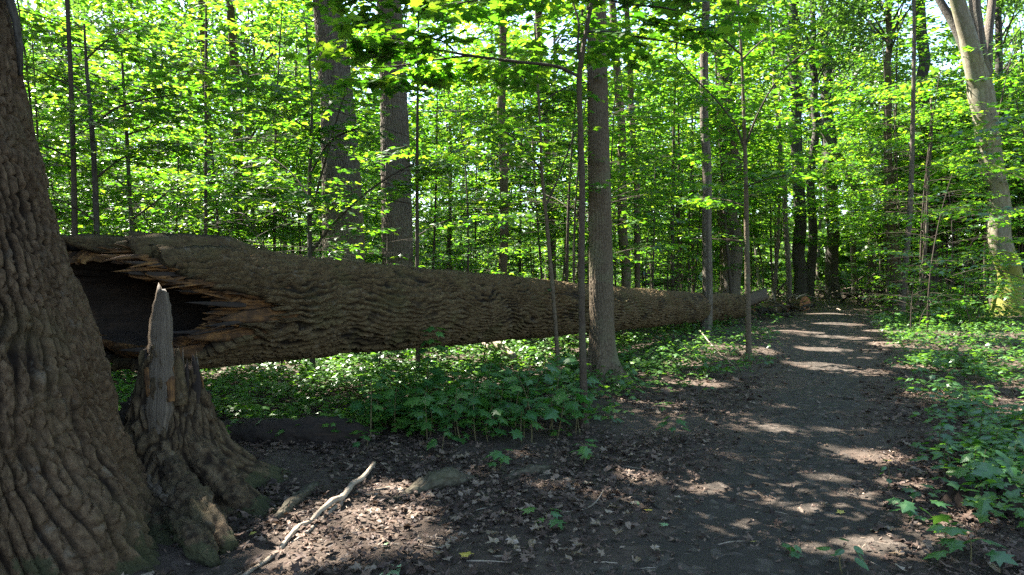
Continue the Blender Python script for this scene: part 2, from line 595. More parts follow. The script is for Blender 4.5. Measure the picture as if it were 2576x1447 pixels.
# path: a strip laid over the floor, its edges wandering
pl = [PATH[0]]
for a, b in zip(PATH[:-1], PATH[1:]):
    k = max(2, int(np.linalg.norm(b - a) / .25))
    for t in np.arange(1, k + 1) / k:
        pl.append(a + (b - a) * t)
pl = np.array(pl)
for _ in range(40):
    pl[1:-1] = (pl[:-2] + pl[2:] + 2 * pl[1:-1]) / 4
tg = np.gradient(pl, axis=0)
tg /= np.linalg.norm(tg, axis=1)[:, None]
nr = np.stack([tg[:, 1], -tg[:, 0]], -1)
acr = np.linspace(-1, 1, 21)
hw = path_half(pl[:, 1])
Ls = np.arange(len(pl)) * .25
el = hw * (1 + .35 * fbm(Ls * .8, 0 * Ls, 0, 31, 3))
er = hw * (1 + .35 * fbm(Ls * .8, 0 * Ls + 9, 0, 32, 3))
wid = np.where(acr[None] < 0, acr[None] * el[:, None], acr[None] * er[:, None])
PX = pl[:, 0][:, None] + nr[:, 0][:, None] * wid
PY = pl[:, 1][:, None] + nr[:, 1][:, None] * wid
near = 1 - sstep(9, 20, np.hypot(PX, PY - 4))
PZ = gh(PX, PY) + near * 0.012 * fbm(PX * 7, PY * 7, 0, 21, 3) + 0.024 * (1 - np.abs(acr[None]) ** 4) - .016
PZ = PZ + near * 0.011 * fbm(PX * 4, PY * 4, 0, 22, 4)
m_ = 21
ii = (np.arange(len(pl) - 1)[:, None] * m_ + np.arange(m_ - 1)[None]).ravel()
Qp = np.stack([ii, ii + 1, ii + m_ + 1, ii + m_], -1)
tag(link('path', mk('path', np.stack([PX, PY, PZ], -1).reshape(-1, 3), [Qp], M_path)), 'trodden earth footpath running off through the wood', None, None, 'structure')

# ------------------------------------------------------------------ leaf shapes (unit length, base at origin, tip at +Y)


def outline_leaf(half, centre, droop=.16, curl=0.0, sd=0):
    pts = [(0, 0)] + half + [(0, 1.0)] + [(-x, y) for x, y in half[::-1]]
    V = [(x, y, -droop * (abs(x) ** 1.2) - droop * .8 * max(0, y - .35) ** 1.5) for x, y in pts] + [(0, centre, .02)]
    V = np.array(V, float)
    if curl:
        r = np.random.default_rng(sd)
        V[:, 2] += curl * (r.random(len(V)) - .35) + curl * .9 * np.abs(V[:, 0])
    n = len(pts)
    T = np.array([(n, i, (i + 1) % n) for i in range(n)])
    return V, T


LEAF_M = outline_leaf([(.26, -.05), (.22, .13), (.50, .28), (.33, .38), (.52, .62), (.22, .58), (.15, .74)], .34)
LEAF_N = outline_leaf([(.34, .0), (.24, .2), (.52, .45), (.2, .6)], .35)
_v = np.array([(0, 0, 0), (.46, .34, -.07), (.16, .55, 0), (0, 1, -.1), (-.16, .55, 0), (-.46, .34, -.07)])
LEAF_4 = (_v, np.array([(0, 1, 2), (0, 2, 4), (0, 4, 5), (2, 3, 4)]))
_v = np.array([(0, 0, 0), (.40, .42, -.06), (0, 1, -.06), (-.40, .42, -.06)])
LEAF_2 = (_v, np.array([(0, 1, 2), (0, 2, 3)]))
LEAF_O = outline_leaf([(.2, .1), (.3, .3), (.26, .6), (.1, .85)], .45)       # oval toothless herb leaf
LITTER = [outline_leaf([(.26, -.05), (.22, .13), (.50, .28), (.30, .38), (.50, .62), (.2, .58)], .34, .0, .26, k) for k in range(3)] + \
         [outline_leaf([(.18, .12), (.26, .4), (.16, .75)], .45, .0, .22, 7 + k) for k in range(3)]


def rot_arrays(yaw, pitch, roll):
    cy_, sy_, cp, sp, cr, sr = np.cos(yaw), np.sin(yaw), np.cos(pitch), np.sin(pitch), np.cos(roll), np.sin(roll)
    z, o = np.zeros_like(yaw), np.ones_like(yaw)
    Rz = np.stack([cy_, -sy_, z, sy_, cy_, z, z, z, o], -1).reshape(-1, 3, 3)
    Rx = np.stack([o, z, z, z, cp, -sp, z, sp, cp], -1).reshape(-1, 3, 3)
    Ry = np.stack([cr, z, sr, z, o, z, -sr, z, cr], -1).reshape(-1, 3, 3)
    return Rz @ Rx @ Ry


def scatter(tmpl, pos, yaw, pitch, roll, size):
    V, T = tmpl
    R = rot_arrays(yaw, pitch, roll)
    W = np.einsum('nij,kj->nki', R, V) * np.asarray(size)[:, None, None] + np.asarray(pos)[:, None]
    F = T[None] + (np.arange(len(pos)) * len(V))[:, None, None]
    return W.reshape(-1, 3), F.reshape(-1, 3)


def leaf_mesh(name, tmpl, pos, yaw, pitch, roll, size, m):
    W, F = scatter(tmpl, pos, yaw, pitch, roll, size)
    return mk(name, W, [F], m, None, False)


ME_LEAF = mk('maple_leaf', LEAF_M[0], [LEAF_M[1]], M_leaf_obj, None, False)
ME_LEAF_B = mk('maple_leaf_narrow', LEAF_N[0], [LEAF_N[1]], M_leaf_obj, None, False)
ME_SEED = mk('seedling_leaf', LEAF_M[0], [LEAF_M[1]], M_herb_obj, None, False)
ME_OVAL = mk('oval_leaf', LEAF_O[0], [LEAF_O[1]], M_herb_obj, None, False)


# ------------------------------------------------------------------ branching


def bez(p0, p1, p2, n):
    t = np.linspace(0, 1, n)[:, None]
    return (1 - t) ** 2 * np.asarray(p0, float) + 2 * t * (1 - t) * np.asarray(p1, float) + t * t * np.asarray(p2, float)


def spray(r, origin, az, L, rise, leaf, wood=None, rad=.008, dens=1.0, droop=.12):
    """one flat layered branch: returns leaf arrays (pos,yaw,pitch,roll,size); adds its wood to a Bag"""
    o = np.asarray(origin, float)
    d = np.array([cos(az), sin(az), 0])
    side = np.array([-d[1], d[0], 0])
    bend = r.normal(0, .16) * L
    p1 = o + d * L * .5 + side * bend + np.array([0, 0, rise * L])
    p2 = o + d * L + side * bend * .3 + np.array([0, 0, (rise * 1.25 - droop) * L])
    B = bez(o, p1, p2, 9)
    if wood is not None:
        wood.add(*tube(B, np.linspace(rad, rad * .3, 9), 4, False))
    P, YW = [], []
    nt = max(3, int(L * 5.0 * dens))
    for i in range(nt):
        t = .18 + .82 * (i + r.random() * .6) / nt
        q = B[min(8, int(t * 8))] * (1 - (t * 8) % 1) + B[min(8, int(t * 8) + 1)] * ((t * 8) % 1)
        sgn = 1 if i % 2 else -1
        a2 = az + sgn * r.uniform(.7, 1.15) * (1 - .35 * t)
        l2 = L * .5 * (1.05 - t) * r.uniform(.7, 1.2) + .14
        d2 = np.array([cos(a2), sin(a2), r.normal(.0, .10)])
        e2 = q + d2 * l2 - np.array([0, 0, droop * l2 * .6])
        if wood is not None and l2 > .3:
            wood.add(*tube(np.array([q, (q + e2) / 2 + [0, 0, .02 * l2], e2]), [rad * .4, rad * .3, rad * .15], 3, False))
        m = max(1, int(l2 / (leaf * .62)))
        for j in range(1, m + 1):
            f = j / m
            c = q + (e2 - q) * f
            for s2 in ((1, -1) if j < m else (1, -1, 0)):
                if r.random() < .12:
                    continue
                ya = a2 + s2 * r.uniform(.7, 1.3)
                P.append(c + np.array([cos(ya), sin(ya), 0]) * leaf * .35 + r.normal(0, .012, 3) + [0, 0, r.normal(0, .02)])
                YW.append(ya - pi / 2)
    n = len(P)
    return np.array(P).reshape(-1, 3), np.array(YW), r.normal(-.20, .20, n), r.normal(0, .22, n), leaf * r.uniform(.65, 1.25, n)


def cat(parts):
    return [np.concatenate([p[i] for p in parts]) for i in range(5)]


def sapling_set(seed, H, R, nb, leaf, tmpl, z0=.22, r0=.03, lean=.25, dens=1.0):
    """an understorey tree: trunk+limbs mesh and a foliage mesh"""
    r = np.random.default_rng(seed)
    wood = Bag()
    tip = np.array([r.normal(0, lean), r.normal(0, lean), H])
    tr = bez((0, 0, -.1), (r.normal(0, lean), r.normal(0, lean), H * .5), tip, 14)
    wood.add(*tube(tr, np.linspace(r0, r0 * .25, 14), 6, False))
    LV = []
    az = r.uniform(0, 6.28)
    for i in range(nb):
        f = z0 + (1 - z0) * (i + r.random() * .7) / nb
        az += 2.4 + r.normal(0, .3)
        k = f * 13
        q = tr[int(k)] * (1 - k % 1) + tr[min(13, int(k) + 1)] * (k % 1)
        L = R * (0.45 + .75 * sin(pi * min(1, (f - z0) / (1 - z0) * .75 + .22))) * r.uniform(.7, 1.15)
        LV.append(spray(r, q, az, L, r.uniform(.05, .32), leaf, wood, max(.005, r0 * .35 * (1.1 - f)), dens))
    A = cat(LV)
    return wood.mesh('sapling_wood', M_bark_twig), leaf_mesh('sapling_foliage', tmpl, *A, M_leaf), len(A[0])


def crown_set(seed, Rc, Hc, ncl, per, leaf):
    r = np.random.default_rng(seed)
    wood, LV = Bag(), []
    for i in range(ncl):
        u = r.uniform(-.9, 1)
        rad = sqrt(max(0, 1 - u * u)) * Rc * r.uniform(.45, 1.0)
        a = r.uniform(0, 6.28)
        c = np.array([cos(a) * rad, sin(a) * rad, Hc * .5 + u * Hc * .5])
        z0 = max(r.uniform(-2.5, 1.5), c[2] - rad * r.uniform(.5, .9) - .8)
        if i % 3 == 0:
            wood.add(*tube(bez((0, 0, z0), (c[0] * .45, c[1] * .45, z0 * .4 + c[2] * .6), c, 7), np.linspace(.06, .012, 7), 5, False))
        rr = r.uniform(.7, 1.35)
        n = int(per * rr * rr)
        g = r.normal(0, 1, (n, 3))
        g /= np.linalg.norm(g, axis=1)[:, None]
        g *= (r.random((n, 1)) ** .45) * rr
        g[:, 2] *= .42
        LV.append((c + g, r.uniform(0, 6.28, n), r.normal(-.2, .45, n), r.normal(0, .45, n), leaf * r.uniform(.6, 1.3, n)))
    A = cat(LV)
    return wood.mesh('crown_limbs', M_bark_dark), leaf_mesh('crown_leaves', LEAF_2, *A, M_canopy)


SAPS = [sapling_set(100 + i, H, R, nb, lf, LEAF_4, z0, r0) for i, (H, R, nb, lf, z0, r0) in enumerate([
    (5.5, 2.0, 13, .15, .26, .032), (7.0, 2.3, 15, .155, .32, .04), (4.4, 1.8, 10, .145, .3, .026),
    (6.2, 2.5, 13, .16, .34, .036), (8.5, 2.5, 16, .16, .34, .05)])]
SHRUBS = [sapling_set(200 + i, H, R, nb, lf, LEAF_4, z0, r0) for i, (H, R, nb, lf, z0, r0) in enumerate([
    (1.5, .9, 9, .115, .3, .012), (2.3, 1.2, 12, .12, .25, .016), (1.0, .7, 8, .10, .35, .010)])]
CROWNS = [crown_set(300 + i, *a) for i, a in enumerate([
    (3.6, 8.5, 64, 72, .22), (4.2, 7.5, 70, 66, .23), (3.2, 9.5, 60, 76, .21), (4.6, 9.0, 76, 66, .23)])]
print('leaves', [s[2] for s in SAPS], [s[2] for s in SHRUBS])


def stem_path(H, lean=(0, 0), wob=.15, seed=0, n=16):
    r = np.random.default_rng(seed)
    t = np.linspace(0, 1, n)
    ph = r.uniform(0, 6.28, 4)
    x = lean[0] * t + wob * (np.sin(t * 5 + ph[0]) - sin(ph[0])) * .5 + wob * .4 * (np.sin(t * 11 + ph[1]) - sin(ph[1]))
    y = lean[1] * t + wob * (np.sin(t * 4 + ph[2]) - sin(ph[2])) * .5
    return np.stack([x, y, t * H - .15], -1)


def flare(z, r0, k=.7, h=.35):
    return r0 * (1 + k * np.exp(-np.maximum(z, 0) / h))


GEN_TRUNKS = []
for i, (H, r0, lean, wob) in enumerate([(16, .15, (.5, .2), .25), (18, .22, (-.4, .3), .2), (14, .10, (.8, -.2), .35), (19, .30, (.3, 0), .2), (15, .12, (-.9, .3), .4)]):
    p = stem_path(H, lean, wob, 40 + i, 18)
    rad = flare(p[:, 2], r0, .5, .4) * np.linspace(1, .45, 18)
    V, F, uv = tube(p, rad, 10, True, .08, i)
    GEN_TRUNKS.append((mk('trunk', V, F, M_bark_dark if i % 2 else M_bark_grey, uv), p))


def tall_tree(x, y, seed, label, group, kind=None, scale=1.0, crown=True, rz=None):
    r = np.random.default_rng(seed)
    k = int(r.integers(0, 5)) if kind is None else kind
    me, p = GEN_TRUNKS[k]
    t = thing('forest_tree', label, 'tree', (x, y, g1(x, y)), (0, 0, r.uniform(0, 6.28) if rz is None else rz), group, scale)
    link('trunk', me, t)
    if crown:
        c = CROWNS[int(r.integers(0, 4))]
        top = p[-1]
        base = p[int(r.integers(9, 12))]
        rz2 = r.uniform(0, 6.28)
        link('limb', c[0], t, base, (0, 0, rz2))
        stuff(link('crown', c[1], t, base, (0, 0, rz2), (1, 1, r.uniform(.9, 1.2))))
    return t


# ------------------------------------------------------------------ the fallen log
LA, LB = np.array([-2.72, 5.7, 1.29]), np.array([7.28, 22.2, .52])
LDIR = (LB - LA) / np.linalg.norm(LB - LA)
LLEN = np.linalg.norm(LB - LA) + .6
LN = np.array([LDIR[1], -LDIR[0], 0])
LN /= np.linalg.norm(LN)
LW = np.cross(LDIR, LN)
if LW[2] < 0:
    LW = -LW


def log_r(s):
    return np.interp(s, [-2, 0, 4, 10, 19, 22], [.50, .50, .455, .405, .365, .35])


def log_axis(s):
    s = np.asarray(s, float)
    sag = -.05 * np.sin(np.clip(s / 19, 0, 1) * pi)
    return LA + s[..., None] * LDIR + sag[..., None] * np.array([0, 0, 1])


TH_K = [-180, -130, -95, -60, -35, -15, 0, 12, 25, 40, 60, 85, 100, 140, 180]
SB_K = [-1.0, -.7, -.35, -.24, -.12, .02, .06, -.04, -.25, -.46, -.52, -.55, -.9, -1.15, -1.0]
BK_K = [.05, .05, .05, .06, .22, .46, .40, .28, .22, .15, .06, .05, .06, .05, .05]
th = np.concatenate([np.linspace(-180, -100, 34, endpoint=False), np.linspace(-100, 115, 230, endpoint=False), np.linspace(115, 180, 28, endpoint=False)])
nth = len(th)


def per_noise(thd, f, seed):
    a = np.radians(thd)
    return fbm(np.cos(a) * f, np.sin(a) * f, 0, seed, 4)


sb = np.interp(th, TH_K, SB_K) + .07 * per_noise(th, 6, 51) + .05 * per_noise(th, 26, 52) + .04 * per_noise(th, 80, 55)
bk = sb + np.interp(th, TH_K, BK_K) * (1 + .5 * per_noise(th, 6, 53)) + .03 * per_noise(th, 30, 54)
q = [0.0]
while q[-1] < 1.0:
    q.append(q[-1] + .012)
qs = np.array(q)


def log_rows(start, s_join, smax, step_k=.0038):
    rows = [start + (s_join - start) * (1 - (1 - t) ** 1.0) for t in np.linspace(0, 1, int((s_join + .6) / .014))]
    s = s_join
    while s < smax:
        s += max(.012, step_k * (5.7 + .855 * s))
        rows.append(np.full(nth, min(s, smax)))
    return np.array(rows)


def ring_surface(S, rad, thd):
    a = np.radians(thd)
    C = log_axis(S)
    return C + rad[..., None] * (np.cos(a)[..., None] * LN + np.sin(a)[..., None] * LW)


def grid_quads(nr_, nc_, wrap=True, flip=False):
    i = np.arange(nr_ - 1)[:, None] * nc_
    j = np.arange(nc_ if wrap else nc_ - 1)[None]
    j2 = (j + 1) % nc_
    q4 = [i + j, i + j2, i + nc_ + j2, i + nc_ + j]
    return np.stack(q4[::-1] if flip else q4, -1).reshape(-1, 4)


log = thing('fallen_log', 'huge fallen tree trunk with furrowed bark and a hollow broken end', 'log', tuple(LA * [1, 1, 0]))
inv = -LA * [1, 1, 0]
S = log_rows(bk, 1.3, LLEN)
TH = np.broadcast_to(th[None], S.shape)
R0 = log_r(S)
circ = 2 * pi * .5
hb = ridge_height(S, np.radians(TH) * .5, circ, 61, .066)
big = fbm(S * .8, np.cos(np.radians(TH)) * 1.2, np.sin(np.radians(TH)) * 1.2, 62, 3)
lump = np.exp(-((S - .25) / .45) ** 2) * np.clip(np.sin(np.radians(TH)), 0, 1) * .05 + np.exp(-((S + .2) / .3) ** 2) * .05 * per_noise(TH, 3, 66)
RR = R0 * (1 + .028 * big) + .068 * (hb - 1) + lump + .03
first = R0[:1] * .93 - .035
RR = np.vstack([first, RR])
S2 = np.vstack([S[:1] + .01, S])
TH2 = np.vstack([TH[:1], TH])
Vl = ring_surface(S2, RR, TH2)
uvl = np.stack([np.radians(TH2) * .5, S2], -1).reshape(-1, 2)
link('bark', mk('log_bark', Vl.reshape(-1, 3), [grid_quads(len(S2), nth)], M_bark_log, uvl, True, np.vstack([hb[:1] * 0, hb])), log, inv)
# wood shell just under the bark, bared where the bark has gone
Sw = np.array([sb + (bk + .12 - sb) * t for t in np.linspace(0, 1, 46)])
THw = np.broadcast_to(th[None], Sw.shape)
fib = fbm(Sw * 2.2, np.cos(np.radians(THw)) * 26, np.sin(np.radians(THw)) * 26, 71, 4)
Rw = log_r(Sw) - .075 + .028 * fib + .012 * fbm(Sw * 2.5, np.cos(np.radians(THw)) * 70, np.sin(np.radians(THw)) * 70, 75, 3) + .02 * fbm(Sw * 7, np.cos(np.radians(THw)) * 9, np.sin(np.radians(THw)) * 9, 72, 3)
Rw = Rw - .10 * (1 - np.linspace(0, 1, 46)[:, None]) ** 2
# rim and hollow
ins = np.linspace(0, 1, 26)
si = sb + .10 + .12 * per_noise(th, 9, 73)
Si = np.array([si + (3.0 - si) * t ** 1.3 for t in ins])
THi = np.broadcast_to(th[None], Si.shape)
Ri = (log_r(Si) - .15) * (1 - sstep(1.8, 3.0, Si)) + .03 * fbm(Si * 4, np.cos(np.radians(THi)) * 7, np.sin(np.radians(THi)) * 7, 74, 4) + .004
Vw, Vi = ring_surface(Sw, Rw, THw), ring_surface(Si, np.maximum(Ri, .004), THi)
uvw = np.stack([np.radians(THw) * .5, Sw], -1).reshape(-1, 2)
uvi = np.stack([np.radians(THi) * .4, Si], -1).reshape(-1, 2)
link('torn_wood', mk('log_torn_wood', Vw.reshape(-1, 3), [grid_quads(46, nth)], M_torn, uvw), log, inv)
rim_v = np.stack([Vw[0], Vw[0] * .45 + Vi[0] * .55, Vi[0]])
link('broken_rim', mk('log_rim', rim_v.reshape(-1, 3), [grid_quads(3, nth, True, True)], M_torn, np.stack([np.broadcast_to(np.radians(th) * .5, (3, nth)), np.broadcast_to(np.array([0, .05, .1])[:, None], (3, nth))], -1).reshape(-1, 2)), log, inv)
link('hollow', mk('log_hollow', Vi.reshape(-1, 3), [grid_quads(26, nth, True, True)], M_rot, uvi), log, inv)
# cut far end
Ve = ring_surface(np.full((1, nth), LLEN), RR[-1:] * 1.0, th[None])[0]
Ve = np.vstack([Ve, Ve.mean(0)])
k = np.arange(nth)
link('cut_end', mk('log_end', Ve, [np.stack([k, (k + 1) % nth, np.full(nth, nth)], -1)], M_cut, np.stack([Ve[:, 0], Ve[:, 2]], -1), False), log, inv)


def splinter(p0, p1, w0, w1, thick, m, name, parent, off, seed, n=14, label=None):
    """a torn sliver of wood: a flat tapering blade with a ragged point"""
    r = np.random.default_rng(seed)
    p0, p1 = np.asarray(p0, float), np.asarray(p1, float)
    t = np.linspace(0, 1, n)
    mid = (p0 + p1) / 2 + r.normal(0, .03, 3)
    C = bez(p0, mid, p1, n)
    ax = (p1 - p0) / np.linalg.norm(p1 - p0)
    vw = np.array([0, -1, .2])
    sd = np.cross(ax, vw)
    sd /= np.linalg.norm(sd)
    fr = np.cross(sd, ax)
    W = np.interp(t, [0, .15, .55, .8, 1], [w0 * .7, w0, w0 * .92, w0 * .6 + w1 * .3, w1])[:, None] * (1 + .05 * r.normal(0, 1, (n, 1)))
    prof = np.array([(-.5, 0), (-.3, .4), (0, .5), (.32, .38), (.5, 0), (.2, -.4), (-.25, -.4)])
    V = C[:, None] + prof[None, :, :1] * W[:, None] * sd + prof[None, :, 1:] * thick * (1 - .5 * t[:, None, None]) * fr * (1 + .12 * r.normal(0, 1, (n, 7, 1)))
    V[-1] = V[-1] + (r.random((7, 1)) - .5) * .09 * ax
    uv = np.stack([np.broadcast_to(prof[None, :, 0] * w0, (n, 7)), np.broadcast_to((t * np.linalg.norm(p1 - p0))[:, None], (n, 7))], -1).reshape(-1, 2)
    V = V.reshape(-1, 3)
    V = np.vstack([V, V[-7:].mean(0)])
    kk = np.arange(7)
    F = [grid_quads(n, 7), np.stack([(n - 1) * 7 + kk, (n - 1) * 7 + (kk + 1) % 7, np.full(7, n * 7)], -1)]
    o = link(name, mk(name, V, F, m, np.vstack([uv, uv[-1:]]), True, np.full(len(V), .5)), parent, off)
    if label:
        o['label'] = label
    return o


def log_pt(s, thd, rr=1.0):
    a = radians(thd)
    return log_axis(np.array(float(s))) + log_r(s) * rr * (cos(a) * LN + sin(a) * LW)


for k_, (s0, t0, s1, t1, w0, thk) in enumerate([(.75, 20, -.25, 27, .13, .05), (.6, 32, -.4, 42, .14, .06), (.8, -8, -.02, -14, .15, .05),
                                               (.5, -25, -.25, -32, .15, .06), (.3, -42, -.45, -50, .13, .05), (.4, 45, -.55, 52, .12, .05),
                                               (.65, 8, .05, 16, .08, .04), (.1, 62, -.75, 70, .16, .06), (0, 85, -1.0, 95, .2, .07), (-.2, 105, -1.2, 118, .2, .06)]):
    splinter(log_pt(s0, t0, .90), log_pt(s1, t1, .9 if k_ < 7 else .97), w0, .015, thk, M_torn if k_ < 7 else M_bark_log, 'splinter', log, inv, 80 + k_)
rsp = np.random.default_rng(900)
for k_ in range(44):
    t0 = rsp.uniform(-60, 75)
    s0 = float(np.interp(t0, th, sb)) + rsp.uniform(.02, .3)
    l_ = rsp.uniform(.16, .5)
    rr_ = rsp.uniform(.80, .93)
    splinter(log_pt(s0, t0, rr_), log_pt(s0 - l_, t0 + rsp.normal(0, 5), rr_ + rsp.normal(0, .05)), rsp.uniform(.015, .05), .004, rsp.uniform(.012, .03), M_torn if k_ % 4 else M_rot, 'splinter', log, inv, 910 + k_, 9)
# bark plates hanging over the top of the broken end
for k_, (s0, t0, s1, t1) in enumerate([(.5, 70, -.62, 62), (.4, 88, -.5, 84), (.3, 55, -.45, 49)]):
    splinter(log_pt(s0, t0, 1.02), log_pt(s1, t1, 1.0), .24, .16, .07, M_bark_log, 'bark_plate', log, inv, 95 + k_)

# ------------------------------------------------------------------ the old tree at the left edge


def trunk_surface(zs, cx, cyy, rad, nth_, amp, seed, lobes=None, cl=.26, cw=.07, uvr=.5, thx=None):
    """upright trunk with real bark relief; lobes(theta, z) -> extra radius"""
    if thx is None:
        thx = np.linspace(-pi, pi, nth_, endpoint=False)
    Z, T = np.meshgrid(zs, thx, indexing='ij')
    Rr = np.broadcast_to(np.asarray(rad)[:, None], Z.shape).copy()
    if lobes is not None:
        Rr = Rr + lobes(T, Z)
    wv = T * uvr
    hbk = ridge_height(Z, wv, 2 * pi * uvr, seed, cw, cl, .17, .42)
    Rr = Rr * (1 + .03 * fbm(Z * 1.1, np.cos(T) * 1.5, np.sin(T) * 1.5, seed + 5, 3)) + amp * (hbk - .6)
    Xs = np.asarray(cx)[:, None] + Rr * np.cos(T)
    Ys = np.asarray(cyy)[:, None] + Rr * np.sin(T)
    return np.stack([Xs, Ys, Z], -1), np.stack([wv, Z], -1), hbk


LTX, LTY = -3.0, 3.75
zs = np.concatenate([np.arange(-.1, 3.3, .011), np.arange(3.3, 15, .15)])
old_th = np.radians(np.concatenate([np.linspace(-180, -148, 12, endpoint=False), np.linspace(-148, 42, 370, endpoint=False), np.linspace(42, 180, 48, endpoint=False)]))
rad = np.interp(zs, [-.3, 0, .35, .7, 1.1, 1.55, 2.4, 3.1, 8, 15], [1.06, 1.0, .86, .77, .70, .60, .53, .49, .40, .28])
cxs = np.interp(zs, [-.3, 0, .35, .7, 1.1, 1.55, 2.4, 3.1, 8, 15], [-3.03, -3.03, -3.06, -3.10, -3.12, -3.12, -3.29, -3.37, -3.8, -4.1])
V, UVc, hbk = trunk_surface(zs, cxs, np.full_like(zs, LTY), rad, 430, .06, 111,
                          lambda T, Z: (.10 * np.cos(T * 5 + .7) + .06 * np.cos(T * 8 + 2)) * np.exp(-np.maximum(Z, 0) / .4) + .07 * fbm(Z * 3, np.cos(T) * 4, np.sin(T) * 4, 119, 3) * np.exp(-np.maximum(Z, 0) / .8), .62, .058, .65, old_th)
old = thing('old_tree', 'massive old tree leaning at the left edge of the view', 'tree', (LTX, LTY, 0))
oinv = (-LTX, -LTY, 0)
link('trunk', mk('old_trunk', V.reshape(-1, 3), [grid_quads(len(zs), 430)], M_bark_big, UVc.reshape(-1, 2), True, hbk), old, oinv)
c_ = CROWNS[1]
link('limb', c_[0], old, (-.9, 0, 12), (0, 0, 1))
stuff(link('crown', c_[1], old, (-.9, 0, 12), (0, 0, 1), 1.15))
# dark side stem that hangs by the trunk at the top
pp = [at(52, 190, 3.9), at(50, 120, 3.9), at(40, 50, 3.9), at(20, -20, 3.85), at(-40, -120, 3.8)]
V, F, uv = tube(np.array(pp), [.012, .018, .022, .025, .03], 8, True, .1, 3)
link('branch', mk('old_branch', V, F, M_bark_dark, uv), old, oinv)

# ------------------------------------------------------------------ the hollow stump the log broke from
SXc, SYc = -2.42, 4.72
stump = thing('broken_stump', 'hollow mossy stump with a tall pale splinter, between old tree and log', 'stump', (SXc, SYc, 0))
sinv = (-SXc, -SYc, 0)
nst = 260
ths = np.linspace(-pi, pi, nst, endpoint=False)     # 0 = +X (right), -90 deg = to the camera


def stump_top(t):
    d = np.degrees(t)
    b = np.interp(d, [-180, -150, -125, -108, -96, -84, -72, -55, -35, -10, 20, 60, 100, 140, 180],
                  [.55, .30, .34, .62, .95, 1.05, 1.08, 1.02, .92, .80, .65, .66, .78, .80, .55])
    return b + .05 * per_noise(d, 8, 121) + .03 * per_noise(d, 26, 122)


top = stump_top(ths)
tt = np.linspace(0, 1, 90)
Zs = -.2 + (top[None] + .2) * tt[:, None]
Tm = np.broadcast_to(ths[None], Zs.shape)


def stump_r(T, Z):
    zz = np.maximum(Z, -.1)
    r_ = np.interp(zz, [-.2, 0, .15, .35, .6, 1.0, 1.5], [.72, .60, .48, .38, .315, .27, .24])
    for a_, w_, l_, hgt in ((-20, 16, .55, .16), (-62, 13, .55, .18), (-100, 14, .45, .15), (35, 20, .4, .2), (90, 20, .3, .2), (150, 20, .3, .2)):
        dd = (np.degrees(T) - a_ + 180) % 360 - 180
        r_ = r_ + l_ * np.exp(-(dd / w_) ** 2) * np.exp(-np.maximum(zz, 0) / hgt) * .9
    return r_


hb = bark_height(Zs, Tm * .35, 2 * pi * .35, 131, .16, .055)
Rs = stump_r(Tm, Zs) * (1 + .05 * fbm(Zs * 4, np.cos(Tm) * 3, np.sin(Tm) * 3, 132, 3)) + .035 * (hb - .7)
Ro = np.stack([SXc + Rs * np.cos(Tm), SYc + Rs * np.sin(Tm), Zs], -1)
uvs = np.stack([Tm * .35, Zs], -1).reshape(-1, 2)
M_bark_stump = bark_mat('stump_bark', (.04, .026, .014), (.15, .105, .058), (.08, .065, .03), .6, moss=.3, furrow=(.3, .27, .24))
link('bark_shell', mk('stump_shell', Ro.reshape(-1, 3), [grid_quads(90, nst)], M_bark_stump, uvs, True, hb), stump, sinv)
ti = np.linspace(0, 1, 30)
Zi = (top[None] + .01) * (1 - ti[:, None]) + .06 * ti[:, None]
Tm2 = np.broadcast_to(ths[None], Zi.shape)
Rin = np.maximum(np.interp(Zi, [0, .35, .6, 1, 1.5], [.26, .27, .24, .21, .19]) - .06 + .03 * fbm(Zi * 6, np.cos(Tm2) * 5, np.sin(Tm2) * 5, 133, 3), .05)
Rin[-1] = .01
Rin[0] = (Rs[-1] + Rin[0]) / 2
Vi2 = np.stack([SXc + Rin * np.cos(Tm2), SYc + Rin * np.sin(Tm2), Zi], -1)
rim = np.concatenate([Ro[-1:], Vi2], 0)
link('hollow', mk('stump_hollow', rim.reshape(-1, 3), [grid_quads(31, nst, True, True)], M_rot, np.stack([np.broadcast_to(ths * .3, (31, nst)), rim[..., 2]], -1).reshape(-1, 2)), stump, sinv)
splinter(at(398, 1090, 4.44), at(409, 722, 4.50), .20, .07, .08, M_silver, 'splinter', stump, sinv, 141, 24, 'tall pale grey splinter')
splinter(at(382, 1010, 4.48), at(377, 860, 4.54), .05, .012, .05, M_torn, 'splinter', stump, sinv, 142, 14, 'short orange torn splinter')
splinter(at(432, 1010, 4.45), at(428, 815, 4.53), .06, .015, .05, M_torn, 'splinter', stump, sinv, 143, 14, 'narrow yellowish splinter')
splinter(at(455, 1020, 4.5), at(446, 885, 4.56), .12, .03, .07, M_bark_log, 'splinter', stump, sinv, 144, 14, 'ragged bark splinter')
for k_ in range(16):
    a_ = rsp.uniform(-125, -94) if k_ % 3 == 0 else rsp.uniform(-40, 0)
    ra_ = .255 + rsp.uniform(-.03, .03)
    z0_ = float(np.interp(radians(a_), ths, top)) - .2
    p0_ = np.array([SXc + ra_ * cos(radians(a_)), SYc + ra_ * sin(radians(a_)), z0_])
    splinter(p0_, p0_ + [rsp.normal(0, .02), rsp.normal(0, .02), rsp.uniform(.22, .36)], rsp.uniform(.025, .07), .006, rsp.uniform(.02, .04), [M_silver, M_rot, M_torn, M_bark_log][k_ % 4], 'splinter', stump, sinv, 960 + k_, 9)
